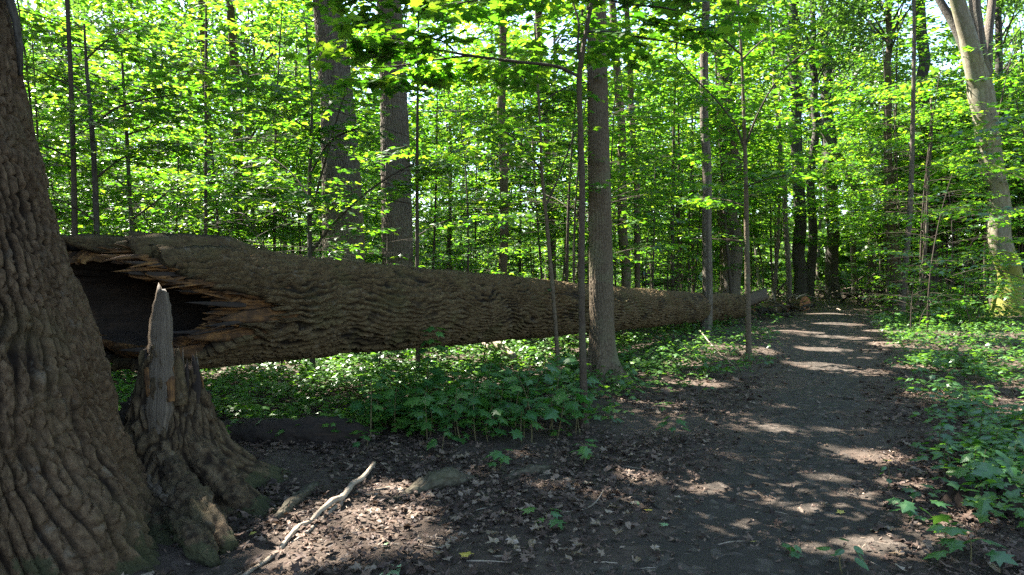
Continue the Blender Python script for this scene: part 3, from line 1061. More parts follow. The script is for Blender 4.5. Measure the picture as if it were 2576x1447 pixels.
for k_, (pts, rr_) in enumerate([
        ([(392, 1120, 4.5), (430, 1190, 4.3), (475, 1265, 4.15), (525, 1330, 3.95), (580, 1385, 3.82)], [.07, .085, .10, .12, .06]),
        ([(365, 1195, 4.35), (400, 1240, 4.22), (450, 1268, 4.12), (490, 1285, 4.0)], [.05, .055, .05, .04]),
        ([(470, 1090, 4.6), (530, 1190, 4.5), (590, 1260, 4.42), (660, 1310, 4.3)], [.09, .11, .10, .04]),
        ([(420, 1290, 4.1), (465, 1330, 3.9), (510, 1375, 3.72), (540, 1420, 3.6)], [.04, .075, .08, .03])]):
    C = np.array([at(*p) for p in pts])
    C2 = np.concatenate([bez(C[0], C[1], (C[1] + C[2]) / 2, 12)[:-1], bez((C[1] + C[2]) / 2, C[2], C[-1], 16)])
    C2[:, 2] = np.maximum(C2[:, 2], gh(C2[:, 0], C2[:, 1]) - .03)
    rp = np.interp(np.linspace(0, 1, len(C2)), np.linspace(0, 1, len(rr_)), rr_)
    tq_ = np.linspace(0, len(C2) - 1, 90)
    C2 = np.stack([np.interp(tq_, np.arange(len(C2)), C2[:, i_]) for i_ in range(3)], -1)
    V, F, uv = tube(C2, np.interp(tq_, np.arange(len(rp)), rp), 44, True, .22, 150 + k_, .2)
    link('root', mk('root', V, F, M_silver if k_ == 1 else M_bark_stump, uv, True, .45 + .5 * fbm(V[:, 0] * 22, V[:, 1] * 22, V[:, 2] * 22, 7, 3)), stump, sinv)

# ------------------------------------------------------------------ standing trees that can be told apart
LABEL_USED = []


def px_tree(name, label, pts, D, H=None, m=None, sides=16, crown=None, baseflare=.45, relief=0.0, lump=.06, seed=0, category='tree', crown_z=None, cs=1.0):
    """pts: (u, v, width_px) from the foot upwards, as seen at distance D"""
    P = np.array([at(u, v, D) for u, v, w in pts])
    W = np.array([w / 2 * D / FPX for u, v, w in pts])
    base = np.array([P[0, 0], D, g1(P[0, 0], D)])
    if P[0, 2] > base[2] + .05:
        d = (P[1] - P[0]) / max(.2, P[1, 2] - P[0, 2])
        base = P[0] - d * (P[0, 2] - base[2])
        P = np.vstack([base, P])
        W = np.concatenate([[W[0] * 1.06], W])
    else:
        P[0] = base
    H = H or 16
    if P[-1, 2] < H:
        d = (P[-1] - P[-2]) / (P[-1, 2] - P[-2, 2])
        d[:2] *= .6
        P = np.vstack([P, P[-1] + d * (H - P[-1, 2])])
        W = np.concatenate([W, [W[-1] * .55]])
    zz = P[:, 2]
    t = thing(name, label, category, tuple(base))
    if relief:
        zf = np.concatenate([np.arange(zz[0] - .15, 9.0 if D > 11.5 else 6.5, .032), np.linspace(9.2 if D > 11.5 else 6.7, H, 14)])
    else:
        zf = np.concatenate([[zz[0] - .15, zz[0], zz[0] + .12, zz[0] + .3, zz[0] + .6], np.linspace(zz[0] + 1, H, 26)])
    cx_ = np.interp(zf, zz, P[:, 0])
    cy_ = np.interp(zf, zz, P[:, 1])
    rd = np.interp(zf, zz, W) * (1 + baseflare * np.exp(-np.maximum(zf - zz[0], 0) / .22))
    if not relief:
        cx_ = cx_ + W[0] * .35 * vnoise(zf * .7, 0 * zf, 0, seed + 7) * sstep(0, 1, zf - zz[0])
    if relief:
        R00 = float(W[0])
        V, UVc, _ = trunk_surface(zf, cx_, cy_, rd, sides, relief, seed + 200, lambda T, Z: R00 * .5 * np.cos(T * 5 + seed) * np.exp(-np.maximum(Z - zz[0], 0) / .2), .24, R00 * 2 * pi / max(16, int(R00 * 2 * pi / .05)), R00)
        me = mk('trunk', V.reshape(-1, 3), [grid_quads(len(zf), sides)], m, UVc.reshape(-1, 2))
    else:
        V, F, uv = tube(np.stack([cx_, cy_, zf], -1), rd, sides, True, lump, seed)
        me = mk('trunk', V, F, m, uv)
    link('trunk', me, t, tuple(-base))
    if crown is not None:
        c = CROWNS[crown]
        z = crown_z or 10.5
        loc = (np.interp(z, zz, P[:, 0]) - base[0], np.interp(z, zz, P[:, 1]) - base[1], z - base[2])
        rz = seed * 1.3
        link('limb', c[0], t, loc, (0, 0, rz), cs)
        stuff(link('crown', c[1], t, loc, (0, 0, rz), cs))
    return t, P, base


px_tree('big_tree', 'very thick grey furrowed trunk standing just behind the fallen log', [(868, 905, 106), (865, 600, 100), (850, 260, 82), (822, 0, 66)], 12.4, 17, M_bark_grey, 190, 0, .3, .035, seed=1, crown_z=11)
px_tree('big_tree', 'thick brown trunk right of the widest trunk behind the log', [(1004, 880, 80), (1000, 600, 75), (990, 200, 66), (978, 0, 58)], 15.0, 18, M_bark_grey, 150, 1, .3, .03, seed=2, crown_z=12)
px_tree('maple_tree', 'straight medium grey-brown trunk in front of the log with flared foot', [(1518, 952, 70), (1516, 900, 62), (1511, 640, 56), (1504, 250, 50), (1500, 0, 46)], 10.2, 16, M_bark_thin, 150, 2, .85, .016, seed=3, crown_z=10)
px_tree('maple_tree', 'thin straight trunk between the two thick trunks and the flared maple', [(1264, 830, 24), (1265, 380, 21), (1264, 60, 19)], 18, 17, M_bark_thin, 14, 3, seed=4, crown_z=11)
px_tree('maple_tree', 'faint slender trunk leaning slightly left behind the forked sapling', [(1392, 800, 18), (1385, 500, 17), (1352, 60, 17)], 23, 17, M_bark_thin, 10, 0, seed=5, crown_z=11)
px_tree('maple_tree', 'slim brown trunk immediately right of the flared maple', [(1574, 815, 25), (1571, 600, 24), (1560, 300, 21), (1545, 40, 18)], 20, 17, M_bark_thin, 12, 1, seed=6, crown_z=12)
px_tree('maple_tree', 'thin pale trunk leaning left two stems right of the flared maple', [(1606, 800, 15), (1600, 450, 15), (1580, 60, 14)], 22, 16, M_bark_thin, 10, None, seed=7)
px_tree('maple_tree', 'grey trunk with sunlit left side beyond the log, left of tall thin sapling', [(1776, 835, 27), (1775, 600, 24), (1776, 300, 21), (1772, 0, 19)], 18.3, 17, M_bark_grey, 16, 3, seed=8, crown_z=11)
px_tree('big_tree', 'thick distant trunk half hidden in leaves behind the slim grey trunk', [(1838, 760, 52), (1834, 400, 46), (1822, 130, 40)], 29, 20, M_bark_grey, 16, 1, seed=9, crown_z=12)
px_tree('dark_tree', 'dark straight trunk left of the path where it ends', [(2014, 750, 32), (2012, 500, 29), (2000, 180, 26)], 38, 22, M_bark_dark, 14, 3, seed=10, crown_z=13)
px_tree('dark_tree', 'crooked dark trunk touching the straight dark one beside the far path', [(2036, 745, 22), (2048, 600, 21), (2040, 480, 19), (2052, 330, 18), (2046, 150, 15)], 40, 20, M_bark_dark, 12, 0, seed=11, crown_z=13)
px_tree('dark_tree', 'dark stout trunk directly beside the far bend of the path', [(2094, 738, 34), (2094, 600, 30), (2090, 420, 34), (2080, 250, 26)], 44, 20, M_bark_dark, 14, 1, seed=12, crown_z=13)
px_tree('dark_tree', 'tall dark straight trunk left of the pale forked tree', [(2340, 735, 34), (2336, 560, 30), (2325, 250, 27), (2312, 0, 25)], 36, 22, M_bark_dark, 14, 2, seed=13, crown_z=16)
px_tree('leaning_tree', 'stout trunk leaning left at its flared foot beside the far brush pile', [(2270, 735, 36), (2255, 660, 30), (2240, 560, 24), (2236, 300, 18)], 33, 18, M_bark_thin, 12, 0, .5, seed=14, crown_z=13)
px_tree('maple_tree', 'thin hazy trunk in the upper left above the log break', [(533, 700, 20), (530, 500, 18), (516, 200, 17), (506, 0, 16)], 20, 17, M_bark_thin, 10, 2, seed=15, crown_z=11)
px_tree('twin_tree', 'leaf veiled trunk at upper left that shows only above the foliage', [(612, 780, 28), (604, 500, 25), (596, 250, 23), (582, 0, 20)], 22, 18, M_bark_thin, 12, 3, seed=16, crown_z=12)
px_tree('maple_tree', 'slender grey trunk just behind the mossy forked tree', [(2500, 775, 20), (2494, 560, 18), (2490, 300, 16)], 28, 18, M_bark_grey, 10, None, seed=17)
px_tree('maple_tree', 'pale slim leaning stem between grey trunk and straight dark trunk', [(1985, 750, 14), (1972, 450, 13), (1950, 230, 11)], 32, 14, M_bark_grey, 8, None, seed=18)
px_tree('dark_tree', 'dark slim trunk right of the path well beyond the brush pile', [(2150, 715, 15), (2146, 450, 14), (2150, 150, 12)], 50, 18, M_bark_dark, 8, 1, seed=19, crown_z=14)

# leaning dead trunk caught in the trees over the far path
lp = np.array([at(2005, 215, 41), at(2060, 310, 41), at(2112, 400, 41), at(2160, 475, 40.6), at(2205, 560, 40.4), at(2262, 690, 40)])
t = thing('leaning_dead_trunk', 'broken dead trunk leaning across the trees above the far path', 'tree', tuple(lp[-1] * [1, 1, 0]))
V, F, uv = tube(np.concatenate([bez(lp[0], lp[1], lp[2], 10)[:-1], bez(lp[2], lp[3], lp[5], 12)]), np.linspace(.17, .27, 21), 14, True, .15, 4)
link('trunk', mk('trunk', V, F, M_bark_grey, uv), t, tuple(-lp[-1] * [1, 1, 0]))

# the pale forked tree at the right
t, P, base = px_tree('forked_tree', 'large pale forked tree with a mossy yellow-green foot at the right', [(2538, 795, 66), (2532, 700, 52), (2510, 520, 48), (2480, 330, 52), (2462, 220, 58)], 25, 9.3, M_bark_pale, 40, None, .5, seed=21, lump=.05)


def limb_px(parent, base_, pts, D, m, name='limb', seed=0):
    C = np.array([at(u, v, D + dd) for u, v, w, dd in pts])
    W = [w / 2 * D / FPX for u, v, w, dd in pts]
    tq = np.linspace(0, len(C) - 1, len(C) * 5)
    Cq = np.stack([np.interp(tq, np.arange(len(C)), C[:, i]) for i in range(3)], -1)
    for _ in range(3):
        Cq[1:-1] = (Cq[:-2] + 2 * Cq[1:-1] + Cq[2:]) / 4
    V, F, uv = tube(Cq, np.interp(tq, np.arange(len(C)), W), 14, True, .07, seed)
    return link(name, mk(name, V, F, m, uv), parent, tuple(-np.asarray(base_)))


limb_px(t, base, [(2464, 240, 50, 0), (2440, 110, 40, -.2), (2408, 0, 34, -.4), (2385, -90, 32, -.6), (2340, -320, 26, -1)], 25, M_bark_pale, seed=1)
limb_px(t, base, [(2470, 250, 50, .1), (2462, 100, 30, .3), (2450, 0, 26, .5), (2448, -300, 18, 1)], 25, M_bark_grey, seed=2)
limb_px(t, base, [(2476, 230, 34, .3), (2482, 120, 22, .5), (2496, 0, 18, .8), (2530, -250, 14, 1)], 25, M_bark_grey, seed=3)
limb_px(t, base, [(2446, 170, 26, .2), (2405, 70, 22, .6), (2368, 10, 18, .9), (2300, -120, 12, 1.5)], 25, M_bark_dark, seed=4)
for kk, (u, v) in enumerate([(2340, -330), (2448, -300), (2530, -250)]):
    p = at(u, v, 25.5) - base
    c_ = CROWNS[kk]
    link('branch', c_[0], t, tuple(p - [0, 0, 1]), (0, 0, kk * 2.0), .8)
    stuff(link('crown', c_[1], t, tuple(p - [0, 0, 1]), (0, 0, kk * 2.0), .8))

# ------------------------------------------------------------------ hero saplings (leaves near enough to pick apart are single objects)


def smooth_path(pts, n=7):
    C = np.asarray(pts, float)
    tq = np.linspace(0, len(C) - 1, (len(C) - 1) * n + 1)
    Cq = np.stack([np.interp(tq, np.arange(len(C)), C[:, i]) for i in range(3)], -1)
    for _ in range(4):
        Cq[1:-1] = (Cq[:-2] + 2 * Cq[1:-1] + Cq[2:]) / 4
    return Cq, tq


def hero_sapling(label, stem, D, branches, leaf=.10, seed=0, name='sapling', m=None, singles=300, top=None, extra=0, spread=1.0, tmpl=LEAF_M):
    r = np.random.default_rng(seed)
    C = [at(u, v, D) for u, v, w in stem]
    gz = g1(C[0][0], D)
    C[0] = np.array([C[0][0], D, gz - .05])
    base = np.array([C[0][0], D, gz])
    t = thing(name, label, 'sapling', tuple(base))
    Cq, tq = smooth_path(C)
    W = np.interp(tq, np.arange(len(C)), [w / 2 * D / FPX for u, v, w in stem])
    W = W * (1 + .35 * np.exp(-(Cq[:, 2] - gz) / .12))
    V, F, uv = tube(Cq, W, 12, True, .10, seed)
    link('trunk', mk('trunk', V, F, m or M_bark_thin, uv), t, tuple(-base))
    LV = []
    for pts in branches:
        B = [at(u, v, D + dd) for u, v, w, dd in pts]
        Bq, bq = smooth_path(B)
        V, F, uv = tube(Bq, np.interp(bq, np.arange(len(B)), [w / 2 * D / FPX for u, v, w, dd in pts]), 7, True, .1, seed)
        link('branch', mk('branch', V, F, M_bark_twig, uv), t, tuple(-base))
        Lb = np.linalg.norm(np.diff(Bq, axis=0), axis=1).sum()
        nb = max(5, int(Lb * 9 * spread))
        bag = Bag()
        for i in range(nb):
            f = .2 + .8 * (i + r.random()) / nb
            kf = min(len(Bq) - 2, int(f * (len(Bq) - 1)))
            d = Bq[kf + 1] - Bq[kf]
            az = math.atan2(d[1], d[0]) + r.choice([-1, 1]) * r.uniform(.5, 1.5)
            LV.append(spray(r, Bq[kf], az, r.uniform(.35, .85) * (1.1 - .3 * f), r.uniform(-.05, .2), leaf, bag, .004, 1.0))
        if bag.n:
            link('twig', bag.mesh('twig', M_bark_twig), t, tuple(-base))
    for i in range(extra):     # sprays up the stem
        f = r.uniform(.3, 1)
        kf = min(len(Cq) - 2, int(f * (len(Cq) - 1)))
        bag = Bag()
        LV.append(spray(r, Cq[kf], r.uniform(0, 6.28), r.uniform(.5, 1.3), r.uniform(.05, .3), leaf, bag, .006))
        link('branch', bag.mesh('branch', M_bark_twig), t, tuple(-base))
    if LV:
        P, YW, PI_, RO, SZ = cat(LV)
        vis = (np.abs(P[:, 0] / P[:, 1]) < .76) & (((P[:, 2] - CAM_H) / P[:, 1]) < .42) & (P[:, 1] > .5)
        key = np.where(vis, SZ / np.maximum(P[:, 1], .5), 0)
        order = np.argsort(-key)
        one, rest = order[:singles], order[singles:]
        for i in one:
            o = bpy.data.objects.new('leaf', ME_LEAF if i % 3 else ME_LEAF_B)
            o.parent = t
            o.location = P[i] - base
            o.rotation_euler = Matrix(rot_arrays(YW[i:i + 1], PI_[i:i + 1], RO[i:i + 1])[0].tolist()).to_euler()
            o.scale = (SZ[i],) * 3
            COL.objects.link(o)
        if len(rest):
            stuff(link('foliage', leaf_mesh('hero_foliage', tmpl, P[rest], YW[rest], PI_[rest], RO[rest], SZ[rest], M_leaf), t, tuple(-base)))
        print(label[:40], len(P))
    return t


hero_sapling('dark slim sapling before the flared maple, with long bough reaching left', [(1470, 1078, 22), (1466, 900, 18), (1462, 700, 17), (1465, 450, 16), (1459, 300, 14), (1456, 190, 13), (1472, 90, 11), (1490, 0, 10), (1498, -130, 8), (1490, -320, 5)], 6.9, [
    [(1455, 192, 9, 0), (1400, 165, 8, -.1), (1300, 156, 7, -.3), (1180, 140, 6, -.5), (1080, 122, 5, -.6), (1000, 96, 3, -.8), (880, 90, 2, -.9)],
    [(1180, 140, 4, -.5), (1100, 150, 4, -.4), (980, 170, 3, -.2), (860, 170, 2, 0)],
    [(1476, 80, 7, 0), (1540, 80, 6, .2), (1620, 96, 5, .3), (1720, 110, 4, .5), (1830, 140, 2, .7)],
    [(1462, 170, 7, 0), (1452, 120, 6, .1), (1458, 60, 6, .2), (1440, 0, 5, .3), (1400, -120, 3, .4)],
    [(1490, 0, 6, 0), (1420, -30, 5, -.4), (1300, -20, 4, -.9), (1150, 10, 3, -1.2)],
    [(1492, -20, 6, 0), (1560, 10, 5, -.4), (1680, 20, 4, -.8), (1780, 50, 2, -1.1)],
    
    [(1496, -80, 5, 0), (1380, -110, 4, .6), (1200, -60, 3, 1.0), (1000, -20, 3, 1.3), (850, 30, 2, 1.4)]], .135, 401, singles=300, m=M_bark_sap)
hero_sapling('forked thin sapling left of the dark slim sapling, crossing before the log', [(1406, 965, 12), (1400, 850, 11), (1388, 700, 10), (1372, 520, 9), (1362, 430, 8), (1360, 330, 7), (1352, 200, 5), (1345, 60, 4)], 9.8, [
    [(1372, 520, 5, 0), (1400, 460, 5, .2), (1425, 390, 4, .4), (1450, 330, 3, .6)],
    [(1362, 430, 5, 0), (1320, 370, 4, -.2), (1270, 330, 3, -.4), (1200, 300, 2, -.6)],
    [(1356, 260, 4, 0), (1420, 220, 4, .5), (1500, 200, 3, .8)],
    [(1352, 200, 4, 0), (1290, 190, 3, .6), (1220, 210, 2, 1)]], .10, 402, singles=200, extra=2)
hero_sapling('tall thin sapling beside the path with a high leafy fork', [(1884, 915, 15), (1880, 700, 13), (1876, 450, 11), (1872, 300, 9), (1866, 150, 7), (1856, 0, 6), (1850, -120, 4)], 11.8, [
    [(1874, 380, 6, 0), (1850, 310, 5, .1), (1800, 250, 4, .2), (1740, 190, 4, .3), (1690, 130, 3, .4)],
    [(1874, 370, 6, 0), (1900, 300, 5, -.2), (1930, 240, 4, -.4), (1975, 170, 4, -.6), (2040, 120, 3, -.8)],
    [(1866, 150, 5, 0), (1930, 90, 4, .5), (2010, 60, 3, .9)],
    [(1866, 140, 5, 0), (1800, 80, 4, -.5), (1730, 60, 3, -.9)],
    [(1876, 470, 4, 0), (1930, 450, 3, -.5), (1990, 440, 2, -.8)],
    [(1877, 520, 4, 0), (1820, 500, 3, .5), (1760, 500, 2, .8)]], .105, 403, singles=260, extra=4)
hero_sapling('dark forked sapling standing left of the widest trunk', [(787, 950, 13), (784, 800, 13), (780, 620, 12), (778, 480, 10), (782, 380, 8), (786, 250, 6), (770, 60, 4)], 10.3, [
    [(779, 560, 7, 0), (800, 470, 6, -.1), (825, 380, 5, -.2), (850, 290, 4, -.3), (880, 200, 3, -.4)],
    [(779, 500, 5, 0), (740, 440, 4, .2), (690, 400, 3, .4)],
    [(779, 640, 6, 0), (840, 560, 6, -.3), (920, 485, 5, -.6), (985, 440, 4, -.8), (1045, 410, 3, -1)],
    [(784, 330, 5, 0), (720, 290, 4, -.4), (640, 270, 3, -.8)], [(779, 440, 5, 0), (830, 350, 6, -.4), (900, 322, 3, -.7)]], .10, 404, singles=150, extra=2, m=M_bark_dark)
hero_sapling('dark upright sapling nearest the old tree beyond the log', [(248, 860, 16), (245, 620, 14), (238, 420, 13), (230, 300, 11), (218, 180, 8), (212, 60, 5)], 9.2, [
    [(240, 450, 6, 0), (300, 400, 5, .3), (370, 370, 4, .5), (450, 360, 3, .7)],
    [(232, 320, 6, 0), (290, 270, 5, -.3), (360, 250, 4, -.5), (430, 240, 3, -.6)],
    [(244, 560, 5, 0), (190, 520, 4, -.3), (140, 500, 3, -.5)],
    [(225, 250, 5, 0), (170, 200, 4, .4), (110, 180, 3, .7)],
    [(216, 150, 5, 0), (280, 90, 4, .4), (360, 60, 3, .8)]], .10, 405, singles=160, extra=5, m=M_bark_dark)
hero_sapling('thin sapling with side bough rising right, second from the old tree', [(338, 800, 13), (333, 600, 11), (326, 480, 10), (318, 320, 8), (305, 120, 5)], 11.0, [
    [(336, 550, 6, 0), (390, 510, 5, .2), (440, 470, 4, .4), (490, 440, 3, .6)],
    [(326, 480, 5, 0), (270, 430, 4, -.3), (200, 410, 3, -.6)],
    [(320, 340, 5, 0), (400, 310, 4, -.5), (480, 300, 3, -.9)],
    [(314, 240, 4, 0), (250, 190, 3, .5), (180, 170, 2, .9)]], .10, 406, singles=120, extra=4, m=M_bark_dark)

# ------------------------------------------------------------------ forest round about
SHX, SHY = -SV.x / SV.z, -SV.y / SV.z            # shadow shift per metre of height
LIT_ZONES = [(-6.5, 12, 5.5, 3.5), (-10, 17, 5.5, 4), (-12, 21, 6, 4), (-2, 23, 5, 4), (3, 34, 8, 4), (15, 17, 4.5, 3), (14, 27, 6, 3), (-3, 15, 3, .3), (-1, 12.5, 2.5, .3), (25, 40, 8, 3), (17.5, 25, 3, 7), (-3, 10, 3, .3), (-5.5, 9, 3, .5), (2, 14, 2.5, .3), (11, 12, 3, 2.5)]


def shades_lit(x, y, z=13):
    for lx, ly, lr, lz in LIT_ZONES:
        sx, sy = x + SHX * (z - lz), y + SHY * (z - lz)
        if math.hypot(sx - lx, sy - ly) < lr + 1.2:
            return True
    return False


def log_clear(x, y, d):
    p = np.array([x, y]) - LA[:2]
    a = LDIR[:2] / np.linalg.norm(LDIR[:2])
    s = p.dot(a)
    if s < -2.5 or s > 20.5:
        return True
    return abs(p[0] * a[1] - p[1] * a[0]) > d


def px_u(x, y):
    return 1288 + FPX * x / max(y, .1)


REG = []
LANDMARKS = [(130, 'the old tree'), (243, 'the dark upright sapling'), (332, 'the second dark sapling'), (530, 'the hazy upper left trunk'), (604, 'the leaf veiled trunk'),
             (782, 'the dark forked sapling'), (866, 'the widest trunk'), (1000, 'the thick brown trunk'), (1264, 'the thin straight trunk'), (1380, 'the faint slender trunk'),
             (1515, 'the flared maple'), (1572, 'the slim brown trunk'), (1605, 'the thin pale trunk'), (1775, 'the half sunlit grey trunk'), (1836, 'the thick hidden trunk'), (1880, 'the tall thin sapling'),
             (1978, 'the pale leaning stem'), (2012, 'the dark straight trunk'), (2094, 'the dark stout trunk'), (2150, 'the dark slim trunk'), (2255, 'the leaning flared trunk'),
             (2335, 'the tall dark trunk'), (2500, 'the mossy forked tree')]
ORD = ['nearest', 'second nearest', 'third nearest', 'fourth nearest', 'fifth nearest', 'sixth nearest', 'seventh nearest', 'eighth nearest', 'ninth nearest', 'tenth nearest', 'eleventh nearest', 'twelfth nearest']


def label_by_place():
    rows = {}
    for o, word in REG:
        x, y = o.location.x, o.location.y
        u = px_u(x, y)
        if not (0 < u < 2576):
            continue
        lu, lm = min(LANDMARKS, key=lambda q: abs(q[0] - u))
        rows.setdefault((word, lm, 'left' if u < lu else 'right'), []).append((y, o))
    for (word, lm, side), lst in rows.items():
        for k_, (y, o) in enumerate(sorted(lst, key=lambda q: q[0])):
            if k_ < len(ORD):
                o['label'] = f'{ORD[k_]} {word} just {side} of {lm}' if len(lst) > 1 else f'only {word} just {side} of {lm}'


rt = np.random.default_rng(5)
ntree = 0
placed = []
for iy in range(19):
    for ix in range(23):
        x = -66 + ix * 6.0 + rt.uniform(-2.4, 2.4)
        y = -10 + iy * 5.8 + rt.uniform(-2.3, 2.3)
        u = px_u(x, y)
        vis = y > 0 and -60 < u < 2640
        if math.hypot(x, y) < 5 or path_dist(x, y) < 1.6 or not log_clear(x, y, 2.2):
            continue
        if vis and y < 24:
            continue
        if shades_lit(x, y) and rt.random() < .92:
            continue
        sx_, sy_ = x + SHX * 14, y + SHY * 14
        if not (-7 < sx_ < 9 and -2 < sy_ < 11) and rt.random() < .52:
            continue
        if vis and y < 34 and (740 < u < 1080 or 2380 < u < 2600 or 1400 < u < 1560):
            continue
        grp = 'trees of the far wood beyond the clearing' if vis else 'trees outside the view'
        if not vis:
            lab = 'added shade tree with a high leafy crown outside the view'
        elif u < 1100:
            lab, grp = 'slender trunk in the leafy wood on the left beyond the fallen log', 'distant trees left of the thick trunks'
        elif u < 1950:
            lab, grp = 'slender trunk in the distant wood between the log and the path', 'distant trees in the middle of the wood'
        else:
            lab, grp = 'slender trunk in the distant wood around and right of the path', 'distant trees right of the path'
        sc0 = float(rt.uniform(.85, 1.2))
        if 2560 < u < 2950 and 0 < y < 22:
            continue
        last_t = tall_tree(x, y, 1000 + ntree, lab, grp, scale=sc0)
        REG.append((last_t, 'crowned forest tree'))
        placed.append((x, y))
        ntree += 1
for k_, (x, y, sc_) in enumerate([(-11.7, 9.5, 1.35), (-9.4, 12.0, 1.3), (-12.2, 13.6, 1.6), (-8.3, 10.3, 1.3), (-14.8, 9.2, 1.4), (-12.5, 7.4, 1.25), (-8.6, 6.4, 1.2), (-7.2, 2.5, 1.2), (-11, 4.5, 1.2)]):  # unseen trees added at the left so their crowns shade the foreground
    tall_tree(x, y, 2000 + k_, 'added shade tree with a high leafy crown outside the view', 'trees outside the view', scale=sc_)
# thin poles without big crowns among them
npole = 0
while npole < 70:
    y = rt.uniform(24, 70)
    u = rt.uniform(-40, 2620)
    x = (u - 1288) / FPX * y
    if path_dist(x, y) < 1.3 or not log_clear(x, y, 1.2):
        continue
    lab, grp = ('pole thin bare stem in the leafy wood on the left', 'pole trees in the left wood') if u < 1100 else \
        ('pole thin bare stem in the wood beyond the log', 'pole trees in the middle wood') if u < 1950 else ('pole thin bare stem in the wood beside the far path', 'pole trees near the far path')
    t = tall_tree(x, y, 3000 + npole, lab, grp, kind=[2, 4, 0][npole % 3], scale=float(rt.uniform(.45, .8)), crown=False)
    t.name = 'pole_tree'
    REG.append((t, 'thin bare pole stem'))
    npole += 1
print('trees', ntree)


def block_ok(u, half, y):
    """keep the trunks the photograph shows clear of nearer foliage"""
    for lo, hi, D in ((780, 1080, 16), (1470, 1560, 11), (1750, 1800, 18), (1985, 2110, 34), (2410, 2590, 25), (2230, 2380, 22)):
        if y < D and u + half * .6 > lo and u - half * .6 < hi:
            return False
    return True


def add_sapling(x, y, k, shrub, rz, sc, lab, grp):
    w, f, _ = (SHRUBS if shrub else SAPS)[k]
    t = thing('shrub' if shrub else 'sapling', lab, 'shrub' if shrub else 'sapling', (x, y, g1(x, y)), (0, 0, rz), grp, sc)
    link('trunk', w, t)
    stuff(link('foliage', f, t))
    REG.append((t, 'low leafy shrub' if shrub else 'layered young maple'))
    return t


ns = 0
tries = 0
while ns < 185 and tries < 6000:
    tries += 1
    y = 8.5 + 50 * rt.random() ** 1.5
    u = rt.uniform(-160, 2740)
    x = (u - 1288) / FPX * y
    half = 2.0 * FPX / y
    if path_dist(x, y) < 1.9 or not log_clear(x, y, 1.0):
        continue
    a_ = LDIR[:2] / np.linalg.norm(LDIR[:2])
    p_ = np.array([x, y]) - LA[:2]
    front = (p_[0] * a_[1] - p_[1] * a_[0]) > 0 and y < 23       # the camera's side of the log
    if front and not (u > 2330 and y > 11):
        continue
    if u < 800 and y < 12 and rt.random() < .6:
        continue
    if not block_ok(u, half, y) and rt.random() < .93:
        continue
    if u > 1850 and u < 2330 and y < 20:
        continue
    side = 'on the left, above the fallen log' if u < 1100 else 'in the middle of the wood beyond the log' if u < 1950 else 'along the right of the wood by the path'
    add_sapling(x, y, int(rt.integers(0, 5)), False, rt.uniform(0, 6.28), float(rt.uniform(.75, 1.15)),
                'young maple with layered leaves ' + side, 'young maples ' + side)
    ns += 1
for i_, (u_, y_, k_) in enumerate(((2640, 10.5, 2), (2335, 18, 2), (2550, 15.0, 2), (2700, 12, 0), (2240, 25, 2), (2380, 21, 2))):
    add_sapling((u_ - 1288) / FPX * y_, y_, k_, False, u_ * 1.7, .95, f'young maple reaching in from beyond the right edge, {ORD[i_]} of its kind', 'young maples along the right of the wood by the path')
nm = 0
while nm < 90:
    y = rt.uniform(19, 48)
    u = rt.uniform(1700, 2700) if nm % 4 else rt.uniform(-60, 1700)
    x = (u - 1288) / FPX * y
    if path_dist(x, y) < 2.2 or not log_clear(x, y, 1.2) or (not block_ok(u, 2.8 * FPX / y, y) and rt.random() < .85):
        continue
    add_sapling(x, y, int(rt.choice([1, 3, 4])), False, rt.uniform(0, 6.28), float(rt.uniform(1.3, 1.9)), 'tall young maple with layered leaves at the picture edge', 'tall young maples')
    REG[-1] = (REG[-1][0], 'tall layered young maple')
    nm += 1
print('saplings', ns, tries)
nsh = 0
tries = 0
while nsh < 260 and tries < 6000:
    tries += 1
    y = 10 + 45 * rt.random() ** 1.3
    u = rt.uniform(-100, 2680)
    x = (u - 1288) / FPX * y
    if path_dist(x, y) < 1.5 or not log_clear(x, y, .9) or (2460 < u < 2600 and y < 25):
        continue
    p_ = np.array([x, y]) - LA[:2]
    front = (p_[0] * a_[1] - p_[1] * a_[0]) > 0 and y < 24
    if front and not (u > 2250 and y > 15):
        continue
    side = 'on the left, low behind the fallen log' if u < 1100 else 'low in the middle wood' if u < 1950 else 'low beside the far path'
    add_sapling(x, y, int(rt.integers(0, 3)), True, rt.uniform(0, 6.28), float(rt.uniform(.8, 1.3)), 'knee to head high leafy shrub ' + side, 'leafy shrubs ' + side)
    nsh += 1

for o, word in list(REG):       # keep the pale forked tree in sight
    u_ = px_u(o.location.x, o.location.y)
    if (word.startswith('tall') and 2340 < u_ < 2620 and o.location.y < 26) or (word == 'layered young maple' and 2440 < u_ < 2560 and o.location.y < 24):
        REG.remove((o, word))
        for c_ in list(o.children):
            bpy.data.objects.remove(c_)
        bpy.data.objects.remove(o)
label_by_place()

